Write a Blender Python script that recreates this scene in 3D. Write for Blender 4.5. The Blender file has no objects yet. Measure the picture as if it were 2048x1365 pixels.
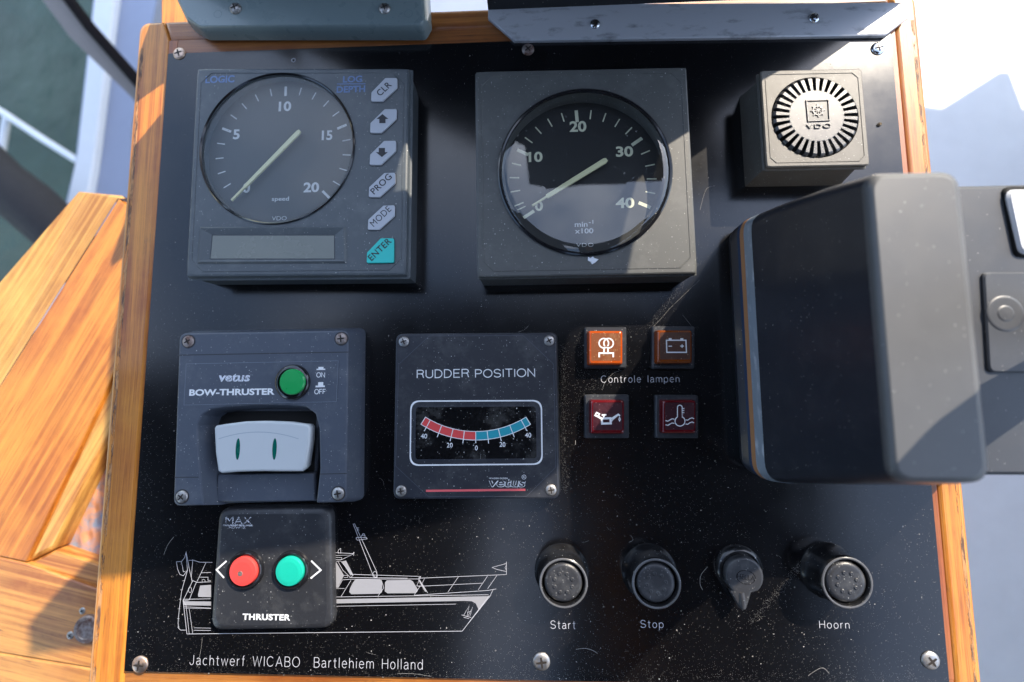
import bpy, math, random
from mathutils import Vector, Matrix

# ------------------------------------------------------------------ camera calibration
F, D = 880.0, 215.0            # focal length in pixels of a 2048 wide picture, camera height over the panel in mm
CX, CY = 1024.0, 682.5
ZC = -Vector((36, -81, -880)).normalized()
YC = Vector((-52, 9557, -880)).normalized()
YC = (YC - ZC * YC.dot(ZC)).normalized()
XC = YC.cross(ZC)
SC = bpy.context.scene
col = SC.collection

def W(px, py, h=0.0):
    """measured point of the photograph at height h (mm over the panel) -> place coordinates in mm"""
    d = Vector(((px - CX) / F, -(py - CY) / F, -1))
    w = Vector((d.dot(XC), d.dot(YC), d.dot(ZC)))
    t = (h - D) / w.z
    return (w.x * t, w.y * t, h)

def W2(px, py, h=0.0):
    p = W(px, py, h)
    return (p[0], p[1])

cam = bpy.data.cameras.new('camera')
camo = bpy.data.objects.new('camera', cam)
col.objects.link(camo)
R3 = Matrix((XC, YC, ZC))
camo.matrix_world = Matrix.Translation((0, 0, D / 1000)) @ R3.to_4x4()
cam.sensor_width = 36
cam.lens = F / 2048 * 36
cam.clip_start = 0.005
cam.clip_end = 200
cam.dof.use_dof = True
cam.dof.focus_distance = 0.208
cam.dof.aperture_fstop = 5.0
SC.camera = camo

# ------------------------------------------------------------------ light
ELEV = math.radians(34)
AZ = math.atan2(0.66, 0.75)
SUNV = Vector((math.sin(AZ) * math.cos(ELEV), math.cos(AZ) * math.cos(ELEV), math.sin(ELEV)))
wd = bpy.data.worlds.new('World')
SC.world = wd
wd.use_nodes = True
nt = wd.node_tree
sky = nt.nodes.new('ShaderNodeTexSky')
sky.sky_type = 'NISHITA'
sky.sun_disc = False
sky.sun_elevation = ELEV
sky.sun_rotation = AZ
sky.air_density = 1.0
sky.dust_density = 0.6
bg = nt.nodes['Background']
bg.inputs['Strength'].default_value = 0.15
# bright broken cloud added over the sky to lift shade and reflections
tcw = nt.nodes.new('ShaderNodeTexCoord')
cn = nt.nodes.new('ShaderNodeTexNoise')
cn.noise_dimensions = '4D'
cn.inputs['W'].default_value = 2.7
cn.inputs['Scale'].default_value = 2.4
cn.inputs['Detail'].default_value = 7
cn.inputs['Roughness'].default_value = 0.55
nt.links.new(tcw.outputs['Generated'], cn.inputs['Vector'])
cr_ = nt.nodes.new('ShaderNodeValToRGB')
cr_.color_ramp.elements[0].position = 0.46
cr_.color_ramp.elements[1].position = 0.70
nt.links.new(cn.outputs['Fac'], cr_.inputs[0])
cm = nt.nodes.new('ShaderNodeMix')
cm.data_type = 'RGBA'
nt.links.new(cr_.outputs[0], cm.inputs[0])
nt.links.new(sky.outputs[0], cm.inputs[6])
cm.inputs[7].default_value = (4.7, 5.1, 6.0, 1)
nt.links.new(cm.outputs[2], bg.inputs[0])
sl = bpy.data.lights.new('sun', 'SUN')
sl.energy = 2.6
sl.angle = math.radians(0.5)
sl.color = (1.0, 0.88, 0.72)
so = bpy.data.objects.new('sun', sl)
so.rotation_euler = SUNV.to_track_quat('Z', 'Y').to_euler()
so.location = (0.5, 0.8, 1.0)
col.objects.link(so)
SC.view_settings.view_transform = 'Standard'
SC.view_settings.look = 'None'
SC.view_settings.exposure = 1.7
SC.view_settings.gamma = 1

# ------------------------------------------------------------------ materials
def nodes_of(name):
    m = bpy.data.materials.new(name)
    m.use_nodes = True
    n = m.node_tree
    return m, n, n.nodes['Principled BSDF']

def N(n, t, **kw):
    o = n.nodes.new(t)
    for k, v in kw.items():
        if k in o.inputs.keys():
            o.inputs[k].default_value = v
        else:
            setattr(o, k, v)
    return o

def math_node(n, op, a, b=None, clamp=False):
    o = n.nodes.new('ShaderNodeMath')
    o.operation = op
    o.use_clamp = clamp
    for i, v in enumerate((a, b)):
        if v is None:
            continue
        if isinstance(v, (int, float)):
            o.inputs[i].default_value = v
        else:
            n.links.new(v, o.inputs[i])
    return o.outputs[0]

def mixc(n, f, a, b):
    o = n.nodes.new('ShaderNodeMix')
    o.data_type = 'RGBA'
    for i, v in ((0, f), (6, a), (7, b)):
        if isinstance(v, (int, float)):
            o.inputs[i].default_value = v
        elif isinstance(v, (tuple, list)):
            o.inputs[i].default_value = (*v[:3], 1)
        else:
            n.links.new(v, o.inputs[i])
    return o.outputs[2]

def position(n, scale=(1, 1, 1), rot=(0, 0, 0)):
    g = n.nodes.new('ShaderNodeNewGeometry')
    mp = n.nodes.new('ShaderNodeMapping')
    mp.inputs['Scale'].default_value = scale
    mp.inputs['Rotation'].default_value = rot
    n.links.new(g.outputs['Position'], mp.inputs['Vector'])
    return mp.outputs[0]

def noise(n, vec, scale, detail=4, rough=0.55):
    t = N(n, 'ShaderNodeTexNoise', Scale=scale, Detail=detail, Roughness=rough)
    n.links.new(vec, t.inputs['Vector'])
    return t.outputs['Fac']

def ramp(n, fac, stops):
    r = n.nodes.new('ShaderNodeValToRGB')
    els = r.color_ramp.elements
    while len(els) < len(stops):
        els.new(0.5)
    for e, (p, c) in zip(els, stops):
        e.position = p
        e.color = (*c[:3], 1) if isinstance(c, (tuple, list)) else (c, c, c, 1)
    n.links.new(fac, r.inputs[0])
    return r.outputs[0]

def specks(n, scale, size, keep):
    """scattered dust grains: voronoi cells of which only some carry a grain"""
    v = N(n, 'ShaderNodeTexVoronoi', Scale=scale, Randomness=1.0)
    n.links.new(position(n), v.inputs['Vector'])
    sep = n.nodes.new('ShaderNodeSeparateColor')
    n.links.new(v.outputs['Color'], sep.inputs[0])
    a = math_node(n, 'GREATER_THAN', sep.outputs[0], 1 - keep)
    rad = math_node(n, 'MULTIPLY', sep.outputs[1], size)
    b = math_node(n, 'LESS_THAN', v.outputs['Distance'], rad)
    return math_node(n, 'MULTIPLY', a, b)

def plastic(name, colr, rough=0.45, dust=0.0, grain=0.0, var=0.12, coat=0.0, spec=0.5, grain_scale=2600, dust_col=(0.5, 0.5, 0.48)):
    m, n, p = nodes_of(name)
    nf = noise(n, position(n), 35, 5)
    c = mixc(n, nf, tuple(x * (1 - var) for x in colr), tuple(min(1, x * (1 + var)) for x in colr))
    if dust > 0:
        d1 = specks(n, 650, 0.16, dust)
        d2 = specks(n, 1300, 0.3, dust * 1.2)
        film = math_node(n, 'MULTIPLY', ramp(n, noise(n, position(n), 90, 6, 0.7), [(0.5, 0), (0.8, 1)]), dust * 0.6, True)
        d = math_node(n, 'MAXIMUM', math_node(n, 'MAXIMUM', d1, math_node(n, 'MULTIPLY', d2, 0.5)), film)
        c = mixc(n, d, c, dust_col)
    n.links.new(c, p.inputs['Base Color'])
    rn = noise(n, position(n), 120, 5)
    mr = N(n, 'ShaderNodeMapRange')
    mr.inputs['To Min'].default_value = max(0.03, rough - 0.08)
    mr.inputs['To Max'].default_value = rough + 0.1
    n.links.new(rn, mr.inputs['Value'])
    n.links.new(mr.outputs[0], p.inputs['Roughness'])
    p.inputs['Specular IOR Level'].default_value = spec
    p.inputs['Coat Weight'].default_value = coat
    p.inputs['Coat Roughness'].default_value = 0.08
    if grain > 0:
        b = N(n, 'ShaderNodeBump', Strength=grain, Distance=0.0002)
        n.links.new(noise(n, position(n), grain_scale, 3, 0.7), b.inputs['Height'])
        n.links.new(b.outputs[0], p.inputs['Normal'])
    return m

def metal(name, colr, rough=0.3, grime=0.3, grime_col=(0.05, 0.035, 0.02), stretch=(1, 1, 1), metallic=1.0, gs=250):
    m, n, p = nodes_of(name)
    g = ramp(n, noise(n, position(n, stretch), gs, 6, 0.65), [(0.62 - grime * 0.35, 0), (0.78 - grime * 0.2, 1)])
    n.links.new(mixc(n, g, colr, grime_col), p.inputs['Base Color'])
    n.links.new(math_node(n, 'MULTIPLY', math_node(n, 'SUBTRACT', 1.0, math_node(n, 'MULTIPLY', g, 0.8)), metallic), p.inputs['Metallic'])
    mr = N(n, 'ShaderNodeMapRange')
    mr.inputs['To Min'].default_value = rough
    mr.inputs['To Max'].default_value = min(1, rough + 0.35)
    n.links.new(g, mr.inputs['Value'])
    n.links.new(mr.outputs[0], p.inputs['Roughness'])
    b = N(n, 'ShaderNodeBump', Strength=0.25, Distance=0.0002)
    n.links.new(noise(n, position(n, stretch), 900, 4), b.inputs['Height'])
    n.links.new(b.outputs[0], p.inputs['Normal'])
    return m

def wood(name, ang=0.0, light=(0.70, 0.26, 0.032), dark=(0.30, 0.072, 0.009), scale=1.0, streak=0.5, rough=0.28, marks=0.5):
    """varnished teak, grain running along the direction ang in the panel's plane"""
    m, n, p = nodes_of(name)
    v = position(n, (1, 1, 1), (0, 0, -ang))
    mp = n.nodes.new('ShaderNodeMapping')
    mp.inputs['Scale'].default_value = (5 * scale, 330 * scale, 330 * scale)
    n.links.new(v, mp.inputs['Vector'])
    warp = noise(n, v, 18 * scale, 3)
    g1 = noise(n, mp.outputs[0], 1.0, 8, 0.62)
    mp2 = n.nodes.new('ShaderNodeMapping')
    mp2.inputs['Scale'].default_value = (55 * scale, 1900 * scale, 1900 * scale)
    n.links.new(v, mp2.inputs['Vector'])
    g2 = noise(n, mp2.outputs[0], 1.0, 3, 0.6)
    big = ramp(n, g1, [(0.40, 0), (0.60, 1)])
    c = mixc(n, math_node(n, 'MULTIPLY', big, 0.85), dark, light)
    lum = noise(n, position(n, (1, 1, 1), (0, 0, 0.3)), 28, 5, 0.7)
    c = mixc(n, math_node(n, 'MULTIPLY', ramp(n, lum, [(0.45, 0), (0.7, 1)]), 0.3), c, (light[0] * 1.2, light[1] * 1.25, light[2] * 1.2))
    c = mixc(n, math_node(n, 'MULTIPLY', ramp(n, warp, [(0.4, 0), (0.65, 1)]), 0.45), c, (light[0] * 0.95, light[1] * 1.15, light[2] * 1.2))
    c = mixc(n, math_node(n, 'MULTIPLY', ramp(n, g2, [(0.52, 0), (0.72, 1)]), streak), c, (dark[0] * 0.55, dark[1] * 0.45, dark[2] * 0.4))
    mp3 = n.nodes.new('ShaderNodeMapping')
    mp3.inputs['Scale'].default_value = (60 * scale, 380 * scale, 380 * scale)
    n.links.new(v, mp3.inputs['Vector'])
    mk = math_node(n, 'MULTIPLY', ramp(n, noise(n, mp3.outputs[0], 1.0, 6, 0.75), [(0.60, 0), (0.70, 1)]), ramp(n, noise(n, v, 30, 2), [(0.45, 0), (0.55, 1)]))
    c = mixc(n, math_node(n, 'MULTIPLY', mk, marks), c, (0.05, 0.025, 0.015))
    n.links.new(c, p.inputs['Base Color'])
    p.inputs['Roughness'].default_value = rough + 0.15
    p.inputs['Coat Weight'].default_value = 0.4
    p.inputs['Coat Roughness'].default_value = rough * 0.35
    b = N(n, 'ShaderNodeBump', Strength=0.35, Distance=0.0003)
    n.links.new(g2, b.inputs['Height'])
    n.links.new(b.outputs[0], p.inputs['Normal'])
    return m

def flat(name, colr, rough=0.6, wear=0.0, wear_scale=1500):
    """ink or paint; worn prints let what is below show through small gaps"""
    m, n, p = nodes_of(name)
    c = mixc(n, noise(n, position(n), 300, 4), tuple(x * 0.88 for x in colr), colr)
    n.links.new(c, p.inputs['Base Color'])
    p.inputs['Roughness'].default_value = rough
    if wear > 0:
        a = ramp(n, noise(n, position(n), wear_scale, 4, 0.7), [(wear - 0.03, 0), (wear + 0.03, 1)])
        n.links.new(a, p.inputs['Alpha'])
    return m

def glass(name, haze=0.05, haze_col=(0.5, 0.5, 0.5), rough=0.02, scratch=0.3, ior=1.5):
    m, n, p = nodes_of(name)
    n.nodes.remove(p)
    out = n.nodes['Material Output']
    tr = n.nodes.new('ShaderNodeBsdfTransparent')
    tr.inputs[0].default_value = (0.94, 0.95, 0.94, 1)
    df = n.nodes.new('ShaderNodeBsdfDiffuse')
    df.inputs[0].default_value = (*haze_col, 1)
    gl = n.nodes.new('ShaderNodeBsdfGlossy')
    gl.inputs['Roughness'].default_value = rough
    fr = n.nodes.new('ShaderNodeFresnel')
    fr.inputs[0].default_value = ior
    sp = math_node(n, 'MAXIMUM', specks(n, 500, 0.2, 0.35), math_node(n, 'MULTIPLY', specks(n, 1600, 0.3, 0.35), 0.6))
    sc = ramp(n, noise(n, position(n, (1, 9, 1), (0, 0, 0.6)), 260, 6, 0.8), [(0.62, 0), (0.75, 1)])
    hz = math_node(n, 'ADD', math_node(n, 'MULTIPLY', math_node(n, 'MAXIMUM', sp, math_node(n, 'MULTIPLY', sc, 0.35)), scratch), haze, True)
    m1 = n.nodes.new('ShaderNodeMixShader')
    n.links.new(hz, m1.inputs[0]); n.links.new(tr.outputs[0], m1.inputs[1]); n.links.new(df.outputs[0], m1.inputs[2])
    m2 = n.nodes.new('ShaderNodeMixShader')
    n.links.new(fr.outputs[0], m2.inputs[0]); n.links.new(m1.outputs[0], m2.inputs[1]); n.links.new(gl.outputs[0], m2.inputs[2])
    n.links.new(m2.outputs[0], out.inputs[0])
    ge = n.nodes.new('ShaderNodeNewGeometry')
    e_ = math_node(n, 'ADD', math_node(n, 'MULTIPLY', ge.outputs['Backfacing'], 1 / ior - ior), ior)
    n.links.new(e_, fr.inputs[0])
    return m

def panel_material():
    m, n, p = nodes_of('black_engraving_plate')
    v = position(n, (1, 1, 1))
    smear = noise(n, v, 14, 5, 0.6)
    c = mixc(n, smear, (0.002, 0.002, 0.003), (0.004, 0.004, 0.005))
    d1 = specks(n, 300, 0.12, 0.25)
    d2 = specks(n, 1100, 0.22, 0.3)
    dn = ramp(n, noise(n, v, 22, 4, 0.7), [(0.35, 0.1), (0.65, 1)])
    g = n.nodes.new('ShaderNodeNewGeometry')
    sx = n.nodes.new('ShaderNodeSeparateXYZ')
    n.links.new(g.outputs['Position'], sx.inputs[0])
    low = N(n, 'ShaderNodeMapRange')
    low.inputs['From Min'].default_value = 0.09
    low.inputs['From Max'].default_value = -0.02
    low.inputs['To Min'].default_value = 0.12
    low.inputs['To Max'].default_value = 1.0
    n.links.new(sx.outputs['Y'], low.inputs['Value'])
    d = math_node(n, 'MAXIMUM', math_node(n, 'MULTIPLY', d1, 0.5), math_node(n, 'MULTIPLY', d2, 0.35))
    d = math_node(n, 'MULTIPLY', d, math_node(n, 'MULTIPLY', dn, low.outputs[0]))
    film = math_node(n, 'MULTIPLY', math_node(n, 'MULTIPLY', ramp(n, noise(n, v, 700, 5, 0.8), [(0.45, 0), (0.75, 1)]), dn), 0.005)
    d = math_node(n, 'ADD', d, film, True)
    c = mixc(n, d, c, (0.62, 0.58, 0.52))
    n.links.new(c, p.inputs['Base Color'])
    mr = N(n, 'ShaderNodeMapRange')
    mr.inputs['To Min'].default_value = 0.12
    mr.inputs['To Max'].default_value = 0.26
    n.links.new(noise(n, v, 40, 6, 0.7), mr.inputs['Value'])
    n.links.new(mr.outputs[0], p.inputs['Roughness'])
    br = noise(n, position(n, (6, 900, 1)), 3.0, 4, 0.7)
    b = N(n, 'ShaderNodeBump', Strength=0.10, Distance=0.00005)
    n.links.new(br, b.inputs['Height'])
    n.links.new(b.outputs[0], p.inputs['Normal'])
    p.inputs['IOR'].default_value = 1.66
    return m

M = {}
M['panel'] = panel_material()
M['vdo'] = plastic('charcoal_green_plastic', (0.082, 0.084, 0.080), 0.42, dust=0.16, grain=0.35, var=0.08)
M['vdo_log'] = plastic('charcoal_blue_plastic', (0.080, 0.093, 0.102), 0.40, dust=0.18, grain=0.25, var=0.1)
M['vdo_dark'] = plastic('dark_case_plastic', (0.035, 0.04, 0.046), 0.38, dust=0.05, grain=0.15)
M['buzz'] = plastic('warm_grey_plastic', (0.102, 0.094, 0.080), 0.45, dust=0.1, grain=0.5, var=0.06)  # warm grey, a little yellower than the gauge cases
M['bezel'] = plastic('black_bezel', (0.01, 0.01, 0.012), 0.15, coat=0.4)
M['dial_log'] = plastic('grey_log_dial', (0.075, 0.078, 0.078), 0.5, var=0.1)  # grey dial, close in tone to the log case
M['dial'] = plastic('matt_black_dial', (0.008, 0.009, 0.010), 0.5)
M['ink'] = flat('white_ink', (0.82, 0.83, 0.84))
M['ink_dim'] = flat('cream_ink', (0.86, 0.85, 0.62))
M['ink_worn'] = flat('worn_white_ink', (0.7, 0.72, 0.78), wear=0.42)
M['ink_very_worn'] = flat('very_worn_white_ink', (0.65, 0.67, 0.72), wear=0.5, wear_scale=1900)
M['ink_blue'] = flat('worn_blue_ink', (0.15, 0.23, 0.42), wear=0.36)
M['ink_panel'] = flat('engraved_white', (0.50, 0.50, 0.54))
M['ink_black'] = flat('black_ink', (0.03, 0.03, 0.035))
M['needle'] = plastic('cream_needle', (0.88, 0.84, 0.50), 0.4, var=0.08)
M['glass_log'] = glass('hazy_dial_glass', 0.14, (0.36, 0.38, 0.38), rough=0.1, scratch=0.25)
M['glass'] = glass('clear_dial_glass', 0.015, (0.5, 0.5, 0.48), scratch=0.32, ior=1.95)
M['lcd'] = plastic('grey_lcd', (0.19, 0.195, 0.165), 0.25, coat=0.3, var=0.05)
M['key'] = plastic('pale_grey_rubber', (0.46, 0.48, 0.52), 0.5, var=0.05, dust=0.03)
M['key_teal'] = plastic('teal_rubber', (0.03, 0.55, 0.50), 0.5, var=0.05)
M['bow'] = plastic('slate_grey_plastic', (0.065, 0.077, 0.102), 0.42, dust=0.16, grain=0.3, var=0.1)
M['bow_in'] = plastic('slate_grey_recess', (0.06, 0.07, 0.09), 0.5, dust=0.2)
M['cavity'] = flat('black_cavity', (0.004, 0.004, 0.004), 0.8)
M['rocker'] = plastic('pale_blue_grey_plastic', (0.52, 0.55, 0.56), 0.35, dust=0.03, var=0.05)
M['green_lens'] = plastic('green_lens', (0.0, 0.10, 0.07), 0.25, coat=0.3)
M['green'] = plastic('green_button_plastic', (0.01, 0.33, 0.08), 0.3, coat=0.3, var=0.15)
M['rudder'] = plastic('black_blue_plastic', (0.020, 0.023, 0.032), 0.42, dust=0.14, grain=0.3)
M['rudder_face'] = plastic('anthracite_label', (0.019, 0.021, 0.028), 0.45, dust=0.16, grain=0.2)
M['window'] = plastic('smoked_window', (0.006, 0.006, 0.007), 0.09, dust=0.22, coat=0.5)
M['red_ink'] = flat('red_ink', (0.70, 0.06, 0.06))
M['pink_ink'] = flat('coral_ink', (0.75, 0.12, 0.13))
M['teal_ink'] = flat('teal_ink', (0.01, 0.30, 0.38))
M['amber'] = plastic('amber_lens', (0.40, 0.06, 0.003), 0.2, dust=0.25, coat=0.4, grain=0.4, dust_col=(0.6, 0.45, 0.25))
M['amber_dim'] = plastic('shaded_amber_lens', (0.19, 0.04, 0.004), 0.2, dust=0.12, coat=0.4, dust_col=(0.4, 0.25, 0.15))  # the amber lens again, darkened for the lamp standing in shade
M['ruby'] = plastic('ruby_lens', (0.10, 0.002, 0.005), 0.2, dust=0.12, coat=0.5, dust_col=(0.4, 0.2, 0.2))
M['lampbase'] = plastic('smoky_lamp_base', (0.026, 0.029, 0.036), 0.4, dust=0.2)
M['pad'] = plastic('black_rubber_pad', (0.022, 0.023, 0.027), 0.42, dust=0.13, grain=0.2)
M['rubber'] = plastic('black_button_rubber', (0.010, 0.010, 0.011), 0.22, dust=0.08, grain=0.1, coat=0.3)
M['rubber_cap'] = plastic('grey_button_rubber', (0.030, 0.031, 0.035), 0.35, dust=0.25, grain=0.3)
M['red_btn'] = plastic('coral_red_button', (0.72, 0.06, 0.05), 0.4, var=0.1)
M['teal_btn'] = plastic('sea_green_button', (0.01, 0.42, 0.30), 0.35, var=0.12)
M['steel'] = metal('weathered_steel', (0.50, 0.48, 0.46), 0.42, 0.42)
M['steel_clean'] = metal('bright_steel', (0.7, 0.72, 0.75), 0.14, 0.05)
M['rust'] = metal('rusty_steel', (0.42, 0.36, 0.33), 0.5, 0.6, (0.10, 0.03, 0.015))
M['copper'] = metal('corroded_steel', (0.62, 0.46, 0.36), 0.4, 0.35, (0.12, 0.06, 0.03))
M['slot'] = flat('dirty_slot', (0.02, 0.014, 0.01), 0.8)
M['alu'] = metal('brushed_aluminium', (0.50, 0.51, 0.54), 0.42, 0.2, (0.17, 0.17, 0.18), (1, 3, 1), 0.1, 60)
M['green_case'] = plastic('grey_green_plastic', (0.20, 0.255, 0.26), 0.28, dust=0.05, var=0.06, coat=0.2)
M['black_case'] = plastic('black_display_plastic', (0.012, 0.012, 0.014), 0.35, dust=0.05)
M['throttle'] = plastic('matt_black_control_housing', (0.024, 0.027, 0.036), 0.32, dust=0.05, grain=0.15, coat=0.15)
M['throttle_top'] = plastic('pale_control_top', (0.10, 0.10, 0.10), 0.4, dust=0.05, grain=0.12)  # top in a paler grey than the housing sides
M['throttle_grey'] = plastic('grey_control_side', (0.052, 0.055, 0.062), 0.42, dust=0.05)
M['stripe_blue'] = flat('dark_blue_line', (0.008, 0.03, 0.075))
M['stripe_orange'] = flat('dull_orange_line', (0.36, 0.17, 0.07))
M['stripe_silver'] = metal('scuffed_silver_trim', (0.30, 0.36, 0.42), 0.4, 0.25, (0.55, 0.6, 0.65), (1, 0.3, 1), 0.4, 400)
A_V = math.pi / 2
M['wood_v'] = wood('varnished_teak_upright', A_V)
def worn_edge():
    m, n, p = nodes_of('flaking_varnish_edge')
    a = noise(n, position(n, (500, 90, 500)), 1.0, 6, 0.7)
    c = mixc(n, ramp(n, a, [(0.46, 0), (0.56, 1)]), (0.50, 0.25, 0.10), (0.13, 0.07, 0.045))
    n.links.new(c, p.inputs['Base Color'])
    n.links.new(ramp(n, noise(n, position(n, (420, 60, 420)), 1.0, 5, 0.7), [(0.44, 0), (0.50, 1)]), p.inputs['Alpha'])
    p.inputs['Roughness'].default_value = 0.7
    return m
M['worn_edge'] = worn_edge()
M['wood_h'] = wood('varnished_teak_cross', 0.0, (0.50, 0.18, 0.035), (0.24, 0.065, 0.012))
M['wood_strip'] = wood('reddish_teak_strip', A_V, (0.46, 0.13, 0.02), (0.24, 0.055, 0.01))
M['wood_strip_h'] = wood('reddish_teak_strip_cross', 0.0, (0.38, 0.13, 0.03), (0.20, 0.055, 0.012))
DA = math.radians(62)
M['wood_door'] = wood('varnished_teak_door', DA, (0.70, 0.27, 0.04), (0.36, 0.105, 0.014), 0.8, 0.7)
M['wood_door_pale_lit'] = wood('pale_lit_teak_door', DA, (0.76, 0.40, 0.10), (0.36, 0.13, 0.025), 0.8, 0.6)  # door teak again, with the stile edge's sunlit tone in the colour
M['wood_rail'] = wood('weathered_teak_rail', math.radians(-12), (0.66, 0.30, 0.07), (0.28, 0.085, 0.018), 0.8, 0.6, 0.3, 0.9)
M['paint'] = plastic('white_gelcoat', (0.72, 0.75, 0.80), 0.4, var=0.06)
M['side_shade'] = plastic('white_deck_in_blue_shade', (0.30, 0.34, 0.46), 0.5, var=0.06)  # white deck with its blue shade put into the colour
M['deck_paint'] = plastic('pale_deck_paint', (0.74, 0.76, 0.78), 0.55, var=0.08)
M['black_rail'] = plastic('black_rail_rubber', (0.004, 0.002, 0.003), 0.8, spec=0.1)
M['grey_rail'] = plastic('grey_brown_rail', (0.18, 0.16, 0.15), 0.5)
M['canvas'] = plastic('dark_canvas', (0.02, 0.018, 0.02), 0.8)

def water_material():
    m, n, p = nodes_of('canal_water')
    c = mixc(n, ramp(n, noise(n, position(n), 2.2, 5), [(0.4, 0), (0.65, 1)]), (0.008, 0.020, 0.013), (0.014, 0.032, 0.024))
    n.links.new(c, p.inputs['Base Color'])
    p.inputs['Roughness'].default_value = 0.12
    b = N(n, 'ShaderNodeBump', Strength=0.3, Distance=0.02)
    n.links.new(noise(n, position(n), 9, 5), b.inputs['Height'])
    n.links.new(b.outputs[0], p.inputs['Normal'])
    return m
M['water'] = water_material()

def pane_material():
    m, n, p = nodes_of('pebbled_glass')
    v = N(n, 'ShaderNodeTexVoronoi', Scale=120.0)
    v.feature = 'SMOOTH_F1'
    n.links.new(position(n, (1.2, 0.7, 1), (0, 0, 0.5)), v.inputs['Vector'])
    c = mixc(n, ramp(n, noise(n, position(n), 95, 3), [(0.4, 0), (0.6, 1)]), (0.22, 0.25, 0.32), (0.62, 0.28, 0.15))
    n.links.new(c, p.inputs['Base Color'])
    p.inputs['Roughness'].default_value = 0.12
    b = N(n, 'ShaderNodeBump', Strength=1.0, Distance=0.003)
    n.links.new(v.outputs['Distance'], b.inputs['Height'])
    n.links.new(b.outputs[0], p.inputs['Normal'])
    return m
M['pane'] = pane_material()

# ------------------------------------------------------------------ mesh helpers (all in mm)
def area(p):
    return sum(p[i][0] * p[(i + 1) % len(p)][1] - p[(i + 1) % len(p)][0] * p[i][1] for i in range(len(p))) / 2

def ccw(p):
    p = [tuple(q[:2]) for q in p]
    return p if area(p) > 0 else p[::-1]

def inset_poly(p, d):
    if abs(d) < 1e-9:
        return list(p)
    out = []
    n = len(p)
    for i in range(n):
        a, b, c = Vector(p[i - 1]), Vector(p[i]), Vector(p[(i + 1) % n])
        e1, e2 = (b - a), (c - b)
        if e1.length < 1e-9 or e2.length < 1e-9:
            out.append(tuple(b)); continue
        e1.normalize(); e2.normalize()
        n1, n2 = Vector((-e1.y, e1.x)), Vector((-e2.y, e2.x))
        m = n1 + n2
        if m.length < 1e-6:
            m = n1
        m.normalize()
        k = max(0.3, m.dot(n1))
        out.append(tuple(b + m * (d / k)))
    return out

def rp(p, r=0.0, seg=4, inset=0.0):
    """polygon, inset, with rounded corners; r may be one radius or a list"""
    p = inset_poly(ccw(p), inset)
    if seg == 0:
        return p
    n = len(p)
    out = []
    for i in range(n):
        ri = r[i] if isinstance(r, (list, tuple)) else r
        a, b, c = Vector(p[i - 1]), Vector(p[i]), Vector(p[(i + 1) % n])
        u, w = (a - b), (c - b)
        lu, lw = u.length, w.length
        u.normalize(); w.normalize()
        th = math.acos(max(-1, min(1, u.dot(w))))
        t = min(ri / max(0.05, math.tan(th / 2)), lu * 0.48, lw * 0.54)
        s, e = b + u * t, b + w * t
        for k in range(seg + 1):
            f = k / seg
            q = s * (1 - f) ** 2 + b * 2 * f * (1 - f) + e * f * f
            # pull towards a true arc
            q = q + (b - q) * -0.0
            out.append(tuple(q))
    return out

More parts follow.
